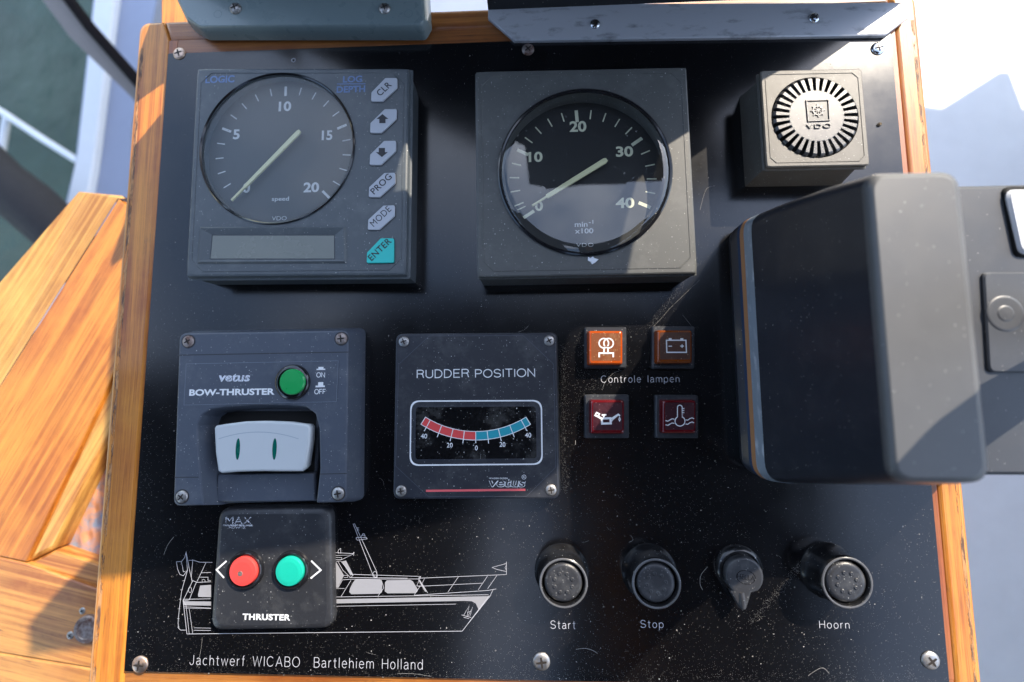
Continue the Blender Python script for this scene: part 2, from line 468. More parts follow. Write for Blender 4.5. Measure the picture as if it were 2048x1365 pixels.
class MB:
    def __init__(self):
        self.v, self.f = [], []

    def loops(self, loops, cap0=True, cap1=True):
        base = len(self.v)
        n = len(loops[0])
        for l in loops:
            self.v += [tuple(q) for q in l]
        for k in range(len(loops) - 1):
            for i in range(n):
                j = (i + 1) % n
                a, b = base + k * n, base + (k + 1) * n
                self.f.append((a + i, a + j, b + j, b + i))
        if cap0:
            self.f.append(tuple(base + i for i in range(n))[::-1])
        if cap1:
            self.f.append(tuple(base + (len(loops) - 1) * n + i for i in range(n)))
        return self

    def prism(self, pts, levels, r=0.0, seg=4, cap0=True, cap1=True):
        """levels: (z, inset) from the bottom up"""
        return self.loops([[(x, y, z) for x, y in rp(pts, r, seg, ins)] for z, ins in levels], cap0, cap1)

    def lathe(self, c, prof, seg=48, cap0=True, cap1=True, sx=1.0, sy=1.0):
        """prof: (radius, z) from the bottom up"""
        ls = []
        for r, z in prof:
            ls.append([(c[0] + sx * r * math.cos(2 * math.pi * i / seg), c[1] + sy * r * math.sin(2 * math.pi * i / seg), z) for i in range(seg)])
        return self.loops(ls, cap0, cap1)

    def poly(self, pts3):
        b = len(self.v)
        self.v += [tuple(q) for q in pts3]
        self.f.append(tuple(range(b, b + len(pts3))))
        return self

    def stroke(self, pts, w, z, closed=False):
        """flat ribbon of width w along 2-D points"""
        P = [Vector(q[:2]) for q in pts]
        n = len(P)
        if n < 2:
            return self
        base = len(self.v)
        for i in range(n):
            a = P[i - 1] if (i > 0 or closed) else None
            c = P[(i + 1) % n] if (i < n - 1 or closed) else None
            d1 = (P[i] - a).normalized() if a is not None and (P[i] - a).length > 1e-9 else None
            d2 = (c - P[i]).normalized() if c is not None and (c - P[i]).length > 1e-9 else None
            d1 = d1 or d2 or Vector((1, 0)); d2 = d2 or d1
            n1, n2 = Vector((-d1.y, d1.x)), Vector((-d2.y, d2.x))
            m = n1 + n2
            if m.length < 1e-5:
                m = n1
            m.normalize()
            k = max(0.45, m.dot(n1))
            self.v.append((*(P[i] + m * (w / 2 / k)), z))
            self.v.append((*(P[i] - m * (w / 2 / k)), z))
        for i in range(n if closed else n - 1):
            a, b = base + 2 * i, base + 2 * ((i + 1) % n)
            self.f.append((a + 1, b + 1, b, a))
        return self

    def tube(self, pts, r, seg=10):
        P = [Vector(q) for q in pts]
        ls = []
        for i, p in enumerate(P):
            d = (P[min(i + 1, len(P) - 1)] - P[max(i - 1, 0)]).normalized()
            u = d.orthogonal().normalized() if i == 0 else (u - d * u.dot(d)).normalized()
            w = d.cross(u)
            rr = r[i] if isinstance(r, (list, tuple)) else r
            ls.append([tuple(p + (u * math.cos(2 * math.pi * k / seg) + w * math.sin(2 * math.pi * k / seg)) * rr) for k in range(seg)])
        return self.loops(ls)

    def box(self, x0, x1, y0, y1, z0, z1, b=0.0):
        q = [(x0, y0), (x1, y0), (x1, y1), (x0, y1)]
        if b > 0:
            return self.prism(q, [(z0, 0), (z1 - b, 0), (z1 - b * 0.3, b * 0.3), (z1, b)], b, 2)
        return self.prism(q, [(z0, 0), (z1, 0)], 0, 0)

    def build(self, name, mat, parent=None, sharp=38, tri=False, at=None):
        me = bpy.data.meshes.new(name)
        o = bpy.data.objects.new(name, me)
        if parent is not None:
            off = Vector(parent['_o'])
        elif at is not None:
            off = Vector(at)
        else:
            xs = [q[0] for q in self.v]; ys = [q[1] for q in self.v]; zs = [q[2] for q in self.v]
            off = Vector(((min(xs) + max(xs)) / 2, (min(ys) + max(ys)) / 2, min(zs)))
        me.from_pydata([((x - off.x) / 1000, (y - off.y) / 1000, (z - off.z) / 1000) for x, y, z in self.v], [], self.f)
        me.validate()
        import bmesh
        bm = bmesh.new(); bm.from_mesh(me)
        bm.normal_update(); bmesh.ops.recalc_face_normals(bm, faces=[f for f in bm.faces]) if not tri else None
        lim = math.radians(sharp)
        for f in bm.faces:
            f.smooth = len(f.verts) <= 8 and abs(f.normal.z) < 0.9995
        for e in bm.edges:
            e.smooth = len(e.link_faces) == 2 and e.calc_face_angle(0) < lim
        bm.to_mesh(me); bm.free()
        me.materials.append(M[mat])
        if parent is not None:
            o.parent = parent
        else:
            o.location = off / 1000
        o['_o'] = tuple(off)
        col.objects.link(o)
        return o

def tag(o, label=None, cat=None, group=None, kind=None):
    if label: o['label'] = label
    if cat: o['category'] = cat
    if group: o['group'] = group
    if kind: o['kind'] = kind
    return o

def thing(name, label, cat, at, group=None):
    o = bpy.data.objects.new(name, None)
    o.empty_display_size = 0.01
    o.location = Vector(at) / 1000
    o['_o'] = tuple(at)
    col.objects.link(o)
    return tag(o, label, cat, group)

def copy_tree(o, parent=None):
    c = o.copy(); col.objects.link(c); c.parent = parent
    for ch in [x for x in o.children]:
        copy_tree(ch, c)
    return c

_tc = {}
def text_geo(s, weight=0.0, spacing=1.0, shear=0.0):
    k = (s, weight, spacing, shear)
    if k not in _tc:
        cu = bpy.data.curves.new('t', 'FONT')
        cu.body = s
        cu.offset = weight
        cu.space_character = spacing
        cu.shear = shear
        cu.resolution_u = 4
        o = bpy.data.objects.new('t', cu)
        col.objects.link(o)
        dg = bpy.context.evaluated_depsgraph_get()
        me = bpy.data.meshes.new_from_object(o.evaluated_get(dg))
        vs = [(v.co.x, v.co.y) for v in me.vertices]
        fs = [tuple(p.vertices) for p in me.polygons]
        bpy.data.objects.remove(o); bpy.data.curves.remove(cu); bpy.data.meshes.remove(me)
        x0, x1 = min(v[0] for v in vs), max(v[0] for v in vs)
        y0, y1 = min(v[1] for v in vs), max(v[1] for v in vs)
        vs = [((x - x0) / (x1 - x0) - 0.5, (y - y0) / (y1 - y0) - 0.5) for x, y in vs]
        _tc[k] = (vs, fs)
    return _tc[k]

def letter(mb, s, c, w, h, z, ang=0.0, weight=0.0, spacing=1.0, shear=0.0, thick=0.0):
    """text fitted to a box w x h mm centred on c"""
    vs, fs = text_geo(s, weight, spacing, shear)
    ca, sa = math.cos(ang), math.sin(ang)
    b = len(mb.v)
    for x, y in vs:
        X, Y = x * w, y * h
        mb.v.append((c[0] + X * ca - Y * sa, c[1] + X * sa + Y * ca, z + thick))
    mb.f += [tuple(b + i for i in f) for f in fs]
    if thick > 0:
        b2 = len(mb.v)
        for x, y in vs:
            X, Y = x * w, y * h
            mb.v.append((c[0] + X * ca - Y * sa, c[1] + X * sa + Y * ca, z))
        cnt = {}
        for f in fs:
            for i in range(len(f)):
                e = (f[i], f[(i + 1) % len(f)])
                cnt[frozenset(e)] = cnt.get(frozenset(e), []) + [e]
        for k, l in cnt.items():
            if len(l) == 1:
                i, j = l[0]
                mb.f.append((b + i, b2 + i, b2 + j, b + j))
    return mb

def text_px(mb, s, cx, cy, wpx, hpx, h, z=None, **kw):
    """centre and size in picture pixels measured on a surface at height h"""
    a, b = W(cx - wpx / 2, cy, h), W(cx + wpx / 2, cy, h)
    c, d = W(cx, cy - hpx / 2, h), W(cx, cy + hpx / 2, h)
    w = math.hypot(a[0] - b[0], a[1] - b[1])
    hh = math.hypot(c[0] - d[0], c[1] - d[1])
    p = W(cx, cy, h)
    return letter(mb, s, p, w, hh, h + 0.04 if z is None else z, **kw)

def _arc(cx, cy, rx, ry, a0, a1, n=10):
    return [(cx + rx * math.cos(math.radians(a0 + (a1 - a0) * i / n)), cy + ry * math.sin(math.radians(a0 + (a1 - a0) * i / n))) for i in range(n + 1)]
GL = {
 ' ': (.42, []),
 'C': (.74, [_arc(.38, .5, .36, .5, 42, 318, 16)]), 'O': (.80, [_arc(.40, .5, .38, .5, 0, 360, 24)]),
 'S': (.64, [_arc(.31, .745, .27, .255, 15, 268, 12) + _arc(.31, .25, .29, .25, 88, -165, 12)]),
 'H': (.66, [[(.04, 0), (.04, 1)], [(.62, 0), (.62, 1)], [(.04, .52), (.62, .52)]]),
 'J': (.5, [[(.42, 1), (.42, .25)] + _arc(.22, .25, .2, .25, 0, -180, 8)]),
 'W': (.98, [[(.02, 1), (.26, 0), (.49, .98), (.72, 0), (.96, 1)]]), 'I': (.12, [[(.06, 0), (.06, 1)]]),
 'A': (.72, [[(.02, 0), (.36, 1), (.70, 0)], [(.13, .34), (.59, .34)]]),
 'B': (.62, [[(.04, 0), (.04, 1), (.34, 1)] + _arc(.34, .76, .22, .24, 90, -90, 8) + [(.04, .52)], [(.34, .52)] + _arc(.34, .26, .26, .26, 90, -90, 8) + [(.04, 0)]]),
 'R': (.64, [[(.04, 0), (.04, 1), (.36, 1)] + _arc(.36, .76, .23, .24, 90, -90, 8) + [(.04, .52)], [(.36, .52), (.52, .42), (.56, .15), (.62, 0)]]),
 'U': (.66, [[(.04, 1), (.04, .32)] + _arc(.33, .32, .29, .32, 180, 360, 10) + [(.62, 1)]]),
 'D': (.68, [[(.04, 0), (.04, 1), (.28, 1)] + _arc(.28, .5, .36, .5, 90, -90, 12) + [(.04, 0)]]),
 'E': (.58, [[(.56, 0), (.04, 0), (.04, 1), (.55, 1)], [(.04, .53), (.50, .53)]]), 'F': (.54, [[(.04, 0), (.04, 1), (.53, 1)], [(.04, .53), (.46, .53)]]),
 'P': (.60, [[(.04, 0), (.04, 1), (.34, 1)] + _arc(.34, .74, .24, .26, 90, -90, 8) + [(.04, .48)]]),
 'N': (.68, [[(.04, 0), (.04, 1), (.63, 0), (.63, 1)]]), 'T': (.62, [[(.31, 0), (.31, 1)], [(.01, 1), (.61, 1)]]),
 'o': (.54, [_arc(.27, .35, .24, .35, 0, 360, 18)]), 'n': (.50, [[(.04, 0), (.04, .7)], [(.04, .42)] + _arc(.25, .45, .20, .25, 165, 0, 8) + [(.45, 0)]]),
 't': (.34, [[(.15, .94), (.15, .16)] + _arc(.27, .14, .12, .14, 180, 285, 5), [(.01, .69), (.31, .69)]]),
 'r': (.32, [[(.04, 0), (.04, .7)], [(.04, .42)] + _arc(.26, .42, .22, .27, 165, 85, 5)]), 'l': (.12, [[(.05, 0), (.05, 1.02)]]),
 'e': (.54, [[(.03, .38), (.50, .38)] + _arc(.27, .35, .24, .35, 12, 322, 14)]),
 'a': (.50, [_arc(.23, .5, .19, .2, 155, 0, 6) + [(.42, .1), (.47, .0)], [(.42, .43), (.2, .37)] + _arc(.19, .19, .17, .19, 90, 280, 8) + [(.34, .06), (.42, .2)]]),
 'm': (.80, [[(.04, 0), (.04, .7)], [(.04, .45)] + _arc(.23, .47, .18, .23, 165, 0, 8) + [(.41, 0)], [(.41, .45)] + _arc(.59, .47, .18, .23, 165, 0, 8) + [(.77, 0)]]),
 'p': (.54, [[(.04, .7), (.04, -.27)], _arc(.28, .35, .24, .35, 0, 360, 18)]), 'd': (.54, [[(.50, 1.02), (.50, 0)], _arc(.26, .35, .24, .35, 0, 360, 18)]),
 'c': (.50, [_arc(.27, .35, .24, .35, 48, 312, 12)]), 'h': (.50, [[(.04, 0), (.04, 1.02)], [(.04, .42)] + _arc(.25, .45, .20, .25, 165, 0, 8) + [(.45, 0)]]),
 'w': (.72, [[(.01, .7), (.18, 0), (.36, .69), (.54, 0), (.71, .7)]]), 'f': (.30, [[(.13, 0), (.13, .85)] + _arc(.25, .85, .12, .17, 180, 90, 4), [(.0, .69), (.27, .69)]]),
 'i': (.12, [[(.06, 0), (.06, .7)], [(.06, .9), (.06, 1.0)]]),
}
def stroke_text(mb, s, cx, cy, wpx, hpx, h, sw, z=None, gap=.2, ang=0.0):
    """single line engraved lettering fitted to a box measured in the picture"""
    paths, x = [], 0.0
    for ch in s:
        w, ps = GL[ch]
        paths += [[(x + a, b) for a, b in p] for p in ps]
        x += w + gap
    x0 = min(a for p in paths for a, b in p); x1 = max(a for p in paths for a, b in p)
    y0 = min(b for p in paths for a, b in p); y1 = max(b for p in paths for a, b in p)
    a, b = W(cx - wpx / 2, cy, h), W(cx + wpx / 2, cy, h)
    c, d = W(cx, cy - hpx / 2, h), W(cx, cy + hpx / 2, h)
    w, hh = math.hypot(a[0] - b[0], a[1] - b[1]), math.hypot(c[0] - d[0], c[1] - d[1])
    p0 = W(cx, cy, h)
    ca, sa = math.cos(ang), math.sin(ang)
    for i, p in enumerate(paths):
        q = []
        for u, v in p:
            X_, Y_ = ((u - x0) / (x1 - x0) - .5) * w, ((v - y0) / (y1 - y0) - .5) * hh
            q.append((p0[0] + X_ * ca - Y_ * sa, p0[1] + X_ * sa + Y_ * ca))
        cl = math.hypot(q[0][0] - q[-1][0], q[0][1] - q[-1][1]) < 1e-6
        mb.stroke(q[:-1] if cl else q, sw, (h + .04 if z is None else z) + .003 * (i % 5), cl)

def crop(x0, y0, s):
    return lambda x, y: (x0 + x / s, y0 + y / s)
c1 = crop(340, 110, 2.73)
c2 = crop(900, 100, 2.677)
c3 = crop(1440, 120, 4.876)
c5 = crop(330, 640, 3.5)
c6 = crop(760, 640, 3.5925)
c7 = crop(1140, 630, 5.057)
c8 = crop(330, 1000, 2.844)
c9 = crop(1040, 1060, 4.475)
c10 = crop(1400, 1060, 3.1605)
c11 = crop(300, 0, 2.695)
c12 = crop(950, 0, 2.156)

def cw(c, pts, h=0.0):
    return [W2(*c(*p), h) for p in pts]

def pw(pts, h=0.0):
    return [W2(*p, h) for p in pts]

# screws: head + cross slot share their mesh data
_screw = {}
def screw(parent, p, r, mat, ang, dome=0.32, cross=True, dirt=True):
    """p = (x, y, z) mm of the seat"""
    key = (round(r, 1), mat, dome, cross)
    if key not in _screw:
        hd = MB().lathe((0, 0), [(r, 0), (r, r * 0.10), (r * 0.86, r * dome * 0.62), (r * 0.6, r * dome * 0.92), (r * 0.3, r * dome), (0.02, r * dome * 1.01)], 28)
        ho = hd.build('screw', mat, at=(0, 0, 0), sharp=60)
        sm = MB()
        zz = r * dome * 1.02 + 0.02
        arm, wd_ = r * 0.60, r * 0.15
        for k in range(4 if cross else 2):
            a = k * math.pi / 2 if cross else k * math.pi
            u, w = Vector((math.cos(a), math.sin(a))), Vector((-math.sin(a), math.cos(a)))
            q = [u * 0.02 - w * wd_, u * arm - w * wd_ * 0.6, u * arm + w * wd_ * 0.6, u * 0.02 + w * wd_]
            z0 = zz + 0.004 * k
            sm.poly([(q[0].x, q[0].y, z0), (q[1].x, q[1].y, z0), (q[2].x, q[2].y, z0), (q[3].x, q[3].y, z0)])
        so_ = sm.build('slot', 'slot', at=(0, 0, 0), tri=True)
        _screw[key] = (ho.data, so_.data)
        bpy.data.objects.remove(ho); bpy.data.objects.remove(so_)
    hm, sm_ = _screw[key]
    o = bpy.data.objects.new('screw', hm)
    col.objects.link(o)
    o.parent = parent
    o.location = (Vector(p) - Vector(parent['_o'])) / 1000
    o.rotation_euler = (0, 0, ang)
    if parent.parent is None:
        s = bpy.data.objects.new('slot', sm_)
        col.objects.link(s)
        s.parent = o
    return o

# ================================================================== the boat around the console
water = MB().box(-60000, 60000, -60000, 60000, -1710, -1700).build('water', 'water')
tag(water, kind='structure')

# white deck at the right, with an added panel out of view that shades it
dk = MB()
dk.prism([(215, -900), (720, -900), (720, 1200), (215, 1200)], [(-380, 0), (-350, 0)], 0, 0)
tag(dk.build('deck', 'deck_paint'), kind='structure')
# deck under / before the console top
tag(MB().prism([(-120, 215), (214, 215), (214, 1200), (-120, 1200)], [(-300, 0), (-260, 0)], 0, 0).build('foredeck', 'deck_paint'), kind='structure')

wl = MB()
yz = [(-900, -349.5), (300, -349.5), (336, -330), (420, -285), (455, -252), (520, -240), (560, -160), (690, -60), (800, 40), (900, 120), (-900, 120)]
wl.loops([[(723, y, z) for y, z in yz], [(735, y, z) for y, z in yz]])
tag(wl.build('shade_panel', 'paint'), 'white raked panel added out of view to shade the right deck', 'panel')

# side deck, gunwale and rails at the left
HD = -560
gd = MB().prism(pw([(196, -80), (330, -80), (262, 260), (262, 700), (60, 700), (128, 420), (150, 330)], HD), [(HD - 25, 0), (HD, 0)], 0, 0)
tag(gd.build('side_deck', 'side_shade'), kind='structure')
gw = MB().prism(pw([(195, -80), (238, -80), (186, 330), (168, 430), (140, 700), (60, 700), (128, 420), (152, 310)], HD + 14), [(HD + 0.5, 0), (HD + 11, 0), (HD + 14, 3)], 0, 0)
tag(gw.build('toe_rail', 'paint'), 'white raised toe rail running along the outer edge of the side deck', 'rail')
hr = thing('hand_rail', 'long black rail with a grey brown inner strip crossing the upper left corner', 'rail', W(160, 90, -420))
a0, a1 = (50, -40), (300, 215)
MB().tube([W(94, -60, -405), W(180, 55, -405), W(262, 148, -405), W(360, 260, -405)], 8.5, 14).build('rail_tube', 'black_rail', hr)
MB().prism(pw([(40, -60), (92, -60), (178, 62), (262, 158), (300, 200), (300, 245), (262, 194), (140, 75)], -418), [(-430, 0), (-418, 0)], 0, 0).build('rail_strip', 'grey_rail', hr)
gr = thing('guard_rail', 'thin white guard rail over the green water at the left edge', 'rail', W(60, 260, -600))
MB().tube([W(-60, 190, -620), W(0, 222, -620), W(80, 275, -620), W(160, 325, -600)], 7, 12).build('rail_tube', 'paint', gr)
MB().tube([W(14, 236, -625), W(4, 300, -640), W(-12, 420, -660)], 7, 12).build('stanchion', 'paint', gr)
fd = MB()
fd.tube([W(-70, 290, -480), W(0, 362, -480), W(60, 410, -480), W(125, 470, -480), W(180, 560, -480)], [38, 40, 42, 40, 30], 20)
tag(fd.build('fender', 'canvas'), 'dark navy fender hanging beside the left edge above the wooden door', 'fender')

# unseen roof slab added far ahead to shade the side deck
tag(MB().prism([(-200, 1500), (1200, 1500), (1200, 3000), (-200, 3000)], [(800, 0), (840, 0), (850, 10)], 60, 4).build('shade_roof', 'paint'), 'white roof slab added out of view ahead of the console to shade the side deck', 'roof')
# unseen dark sheet added overhead to give the panel its dark reflection
tag(MB().prism([(-1250, -1700), (-330, -1700), (-90, -230), (55, -250), (60, -1700), (760, -1700), (730, 120), (420, 230), (-330, 230), (-600, 90), (-1250, 20)], [(900, 0), (915, 0)], 5, 2).build('reflection_sheet', 'canvas'), 'dark canvas sheet added out of view overhead to be mirrored in the black panel', 'canopy')

tag(MB().prism([(110, -110), (150, -110), (290, -690), (170, -690)], [(870, 0), (890, 0)], 0, 0).build('reflection_bar', 'wood_v'), 'brown teak bar added out of view to give a brown reflection in the panel', 'beam')  # unseen bar added for the brown tint mirrored in the panel
tag(MB().box(-900, 900, -800, -790, -300, 560).build('rear_light_block', 'canvas'), 'dark canvas screen added out of view at the rear to block low sky light', 'curtain')  # unseen screen added to keep low sky light off from behind
tag(MB().box(-1310, -1300, -780, 900, 60, 420).build('side_light_block', 'canvas'), 'dark canvas screen added out of view at the far left to block low sky light', 'curtain')  # unseen screen added to cut low sky light from the left

# ------------------------------------------------------------------ wooden door at the left
HZ = -62
door = thing('cabin_door', 'varnished teak door with pebbled glass pane lying left of the console', 'door', W(120, 900, HZ - 22))
# stile: bevelled outer face + flat face
sl_ = MB()
ridge = [W(252, 398, HZ), W(236, 397, HZ), W(0, 772, HZ), W(-60, 866, HZ)]
edge = [W(244, 392, HZ - 3), W(158, 384, HZ - 12), W(0, 566, HZ - 14), W(-60, 640, HZ - 14)]
for i in range(3):
    sl_.poly([edge[i], edge[i + 1], ridge[i + 1], ridge[i]])
dn = [(x, y, HZ - 25) for x, y, z in edge]
for i in range(3):
    sl_.poly([edge[i + 1], edge[i], dn[i], dn[i + 1]])
sl_.build('stile_edge', 'wood_door_pale_lit', door, sharp=15, tri=True)
st = pw([(237, 398), (262, 420), (262, 650), (218, 772), (52, 1124), (0, 1113), (-60, 1100), (-60, 866), (0, 772)], HZ)
MB().prism(st, [(HZ - 24, 0), (HZ - 0.8, 0), (HZ - 0.2, 0.2), (HZ, 0.8)], 0, 0).build('stile', 'wood_door', door)
md = pw([(262, 665), (262, 800), (196, 920), (112, 1096), (56, 1124), (216, 782)], HZ - 2)
MB().prism(md, [(HZ - 14, 0), (HZ - 3.5, 0), (HZ - 2.2, 1.0), (HZ - 1.6, 2.4)], 0, 0).build('moulding', 'wood_door_pale_lit', door)
MB().prism(pw([(262, 700), (262, 1210), (108, 1086)], HZ - 10), [(HZ - 15, 0), (HZ - 11, 0)], 0, 0).build('pane', 'pane', door)
MB().prism(pw([(114, 1099), (262, 1150), (262, 1200), (196, 1176), (56, 1128)], HZ - 3), [(HZ - 14, 0), (HZ - 4, 0), (HZ - 2.4, 1.2)], 0, 0).build('moulding', 'wood_rail', door)
MB().prism(pw([(-60, 1096), (0, 1116), (52, 1128), (196, 1180), (262, 1204), (262, 1350), (0, 1306), (-60, 1296)], HZ), [(HZ - 22, 0), (HZ - 0.8, 0), (HZ, 0.8)], 0, 0).build('bottom_rail', 'wood_rail', door)
MB().prism(pw([(-60, 1299), (0, 1309), (262, 1353), (262, 1460), (-60, 1460)], HZ), [(HZ - 22, 0), (HZ - 2, 0), (HZ - 0.8, 1.2)], 0, 0).build('threshold', 'wood_rail', door)
kx, ky, _ = W(180, 1256, HZ)
kn = MB().lathe((kx, ky), [(8.2, HZ), (8.2, HZ + 2.0), (7.4, HZ + 3.0), (5.5, HZ + 3.0), (5.2, HZ + 2.4), (0.05, HZ + 2.4)], 40).build('lock_escutcheon', 'rust', door)
screw(door, (*W2(165, 1222, HZ), HZ), 2.0, 'steel', 0.4)
screw(door, (*W2(141, 1271, HZ), HZ), 2.3, 'steel', 1.0)

# ------------------------------------------------------------------ console frame
ZW = -1.6     # top of the wood
con = thing('console', 'varnished teak console frame holding the black instrument panel', 'console', (0, 0, -220))
X = lambda px, py: W(px, py, ZW)[0]
Y = lambda px, py: W(px, py, ZW)[1]
xo0, xo1 = X(232, 620), X(1894, 620)          # outer edges
yo0, yo1 = Y(1000, 1420), Y(600, 31)
xi0, xi1 = X(309, 500), X(1830, 500)          # joint of the inner strip
yi1, yi0 = Y(600, 72), Y(1000, 1390)
pp0, pp1 = W(337, 84), W(247, 1361)
px0 = (W(337, 84)[0] + W(247, 1361)[0]) / 2
px1 = (W(1784, 84)[0] + W(1898, 1361)[0]) / 2
py1, py0 = W(1000, 83)[1], W(1000, 1360)[1]
R_ = 9.0
def rail(name, pts, mat, r=None, lab=None, top=ZW):
    o = MB().prism(pts, [(-215, 0), (top - 2.2, 0), (top - 1.0, 0.35), (top - 0.3, 1.0), (top, 2.4)], r or 0, 6 if r else 0).build(name, mat, con)
    return o
# left rail carries the rounded corner; all rails butt on each other
rail('frame_rail', [(xo0, yo0), (xi0, yo0), (xi0, yi1), (xo0 + 14, yo1), (xo0, yo1)], 'wood_v', [0.01, 0.01, 0.01, 0.01, R_])
rail('frame_rail', [(xi1, yo0), (xo1, yo0), (xo1, yo1), (xo1 - 14, yo1), (xi1, yi1)], 'wood_v', [0.01, 0.01, R_, 0.01, 0.01])
rail('frame_rail', [(xo0 + 14.2, yo1), (xi0 + 0.1, yi1), (xi1 - 0.1, yi1), (xo1 - 14.2, yo1)], 'wood_h')
MB().prism([(xi0 + .1, yo0), (xi1 - .1, yo0), (xi1 - .1, py0 + 3), (xi0 + .1, py0 + 3)], [(-215, 0), (ZW - 0.4, 0), (ZW, 0.4)], 0, 0).build('frame_rail', 'wood_h', con)
MB().prism([(xi0 + .1, py0 + 3.1), (px0 + 4, py0 + 3.1), (px0 + 4, yi1 - .1), (xi0 + .1, yi1 - .1)], [(-20, 0), (ZW + 0.1, 0), (ZW + 0.3, 0.2)], 0, 0).build('inner_strip', 'wood_strip', con)
MB().prism([(px1 - 4, py0 + 3.1), (xi1 - .1, py0 + 3.1), (xi1 - .1, yi1 - .1), (px1 - 4, yi1 - .1)], [(-20, 0), (ZW + 0.1, 0), (ZW + 0.3, 0.2)], 0, 0).build('inner_strip', 'wood_strip', con)
MB().prism([(px0 + 4.1, py1 - 6), (px1 - 4.1, py1 - 6), (px1 - 4.1, yi1 - .1), (px0 + 4.1, yi1 - .1)], [(-20, 0), (ZW + 0.1, 0), (ZW + 0.3, 0.2)], 0, 0).build('inner_strip', 'wood_strip_h', con)
for xa, xb in ((xo0 + 2.45, xo0 + 4.3), (xo1 - 4.0, xo1 - 2.5)):
    MB().poly([(xa, yo0, ZW + .05), (xb, yo0, ZW + .05), (xb, yo1 - 16, ZW + .05), (xa, yo1 - 16, ZW + .05)]).build('worn_edge', 'worn_edge', con, tri=True)
# lit teak ledge ahead of the console (upper left)
tag(MB().prism(pw([(318, -120), (480, -120), (470, 60), (318, 60)], -30), [(-60, 0), (-32, 0), (-30, 2)], 0, 0).build('teak_ledge', 'wood_v'), 'sunlit teak ledge just behind the upper left corner of the console', 'ledge')

# ------------------------------------------------------------------ black instrument panel
pan = thing('instrument_panel', 'large black engraved instrument panel with dusty surface and white lettering', 'panel', (0, 0, ZW))
MB().prism([(px0, py0), (px1, py0), (px1, py1), (px0, py1)], [(ZW + 0.35, 0), (-0.15, 0), (0, 0.15)], 0.6, 3).build('panel_plate', 'panel', pan)
for (sx, sy, r, mt, a) in [(359, 108, 3.35, 'copper', 0.3), (1056, 100, 3.2, 'rust', 0.7), (1755, 98, 3.3, 'steel_clean', 0.2),
                           (281, 1329, 3.9, 'copper', 1.45), (1083, 1323, 3.95, 'steel', 1.7), (1860, 1321, 3.9, 'steel', 0.6)]:
    screw(pan, (*W2(sx, sy), 0), r, mt, a)
# washer ring / drilled hole near the top edge
MB().lathe(W(587, 121), [(1.15, 0.0), (1.15, 0.12), (0.75, 0.12), (0.7, 0.03)], 20, cap1=False).build('hole_rim', 'ink_panel', pan)

def panel_text(s, cx, cy, w, h, weight=-0.012, mat='ink_panel', spacing=1.0, **kw):
    mb = MB()
    stroke_text(mb, s, cx, cy, w, h, 0.0, 0.25, gap=.22)
    return mb.build('lettering', mat, pan, tri=True)
TH = -0.016
panel_text('Controle lampen', 1280, 760, 156, 17.5, TH, spacing=1.15)
panel_text('Start', 1126, 1250, 49, 15.5, TH, spacing=1.15)
panel_text('Stop', 1304, 1250.5, 45, 18.5, TH, spacing=1.15)
panel_text('Hoorn', 1668.5, 1249.5, 59, 15, TH, spacing=1.1)
panel_text('Jachtwerf WICABO  Bartlehiem Holland', 610, 1324.5, 465, 20, TH, spacing=1.08)

# engraved yacht
ship = MB()
M['ink_fill'] = flat('grey_hatched_ink', (0.30, 0.30, 0.32))
def sk(pts, w=0.42, closed=False, z=[0.03]):
    z[0] = 0.03 + (z[0] - 0.03 + 0.0031) % 0.06
    ship.stroke(cw(c8, pts), w * 0.48, z[0], closed)
def fillp(pts, z=0.025):
    q = ccw(cw(c8, pts))
    MB().poly([(x, y, z) for x, y in q]).build('drawing_fill', 'ink_fill', pan, tri=True)
# hull
sk([(125, 763), (1690, 747), (1700, 735), (1845, 545)], 0.45)
sk([(125, 763), (103, 570)], 0.45)
sk([(138, 763), (120, 600), (105, 575), (135, 570)], 0.35)
sk([(158, 760), (138, 620)], 0.35)
sk([(103, 575), (158, 460), (180, 468)], 0.4)
sk([(138, 570), (178, 470), (262, 466)], 0.4)
sk([(103, 566), (260, 563)], 0.4)
sk([(945, 553), (1840, 540)], 0.4)
fillp([(104, 577), (262, 579), (262, 602), (107, 600)])
fillp([(940, 566), (1845, 548), (1785, 628), (1768, 590), (1745, 577), (1700, 575), (940, 590)])
sk([(940, 606), (1655, 593)], 0.35)
sk([(107, 608), (262, 616)], 0.35)
sk([(112, 616), (262, 618)], 0.3)
sk([(165, 728), (262, 730)], 0.3)
sk([(163, 742), (262, 743)], 0.35)
# stern ladder / fender line
sk([(128, 402), (95, 520), (82, 620), (75, 700), (78, 730), (90, 741), (120, 741)], 0.4)
for y_, x_ in ((460, 106), (512, 94), (565, 86), (620, 80), (675, 76), (724, 76)):
    sk([(x_ - 6, y_), (x_ + 7, y_)], 0.3)
# stern flag
sk([(120, 295), (140, 400), (155, 465)], 0.4)
sk([(120, 300), (112, 330), (95, 350), (65, 353), (72, 395), (85, 425), (105, 432), (128, 400), (120, 300)], 0.38)
sk([(92, 352), (100, 380), (105, 410), (118, 405)], 0.3)
# aft rail
sk([(135, 345), (158, 343), (198, 355), (270, 356)], 0.38)
sk([(158, 343), (150, 440), (155, 463)], 0.38)
sk([(234, 356), (182, 466)], 0.38)
sk([(205, 415), (262, 413)], 0.35)
sk([(195, 440), (245, 440), (245, 458), (262, 460)], 0.35)
sk([(212, 468), (212, 455), (222, 452), (228, 458), (228, 466)], 0.3)
fillp([(200, 488), (262, 484), (262, 554), (190, 552), (188, 540)])
el = [(143 + 9 * math.cos(a * .52), 512 + 16 * math.sin(a * .52)) for a in range(12)]
sk(el, 0.35, True)
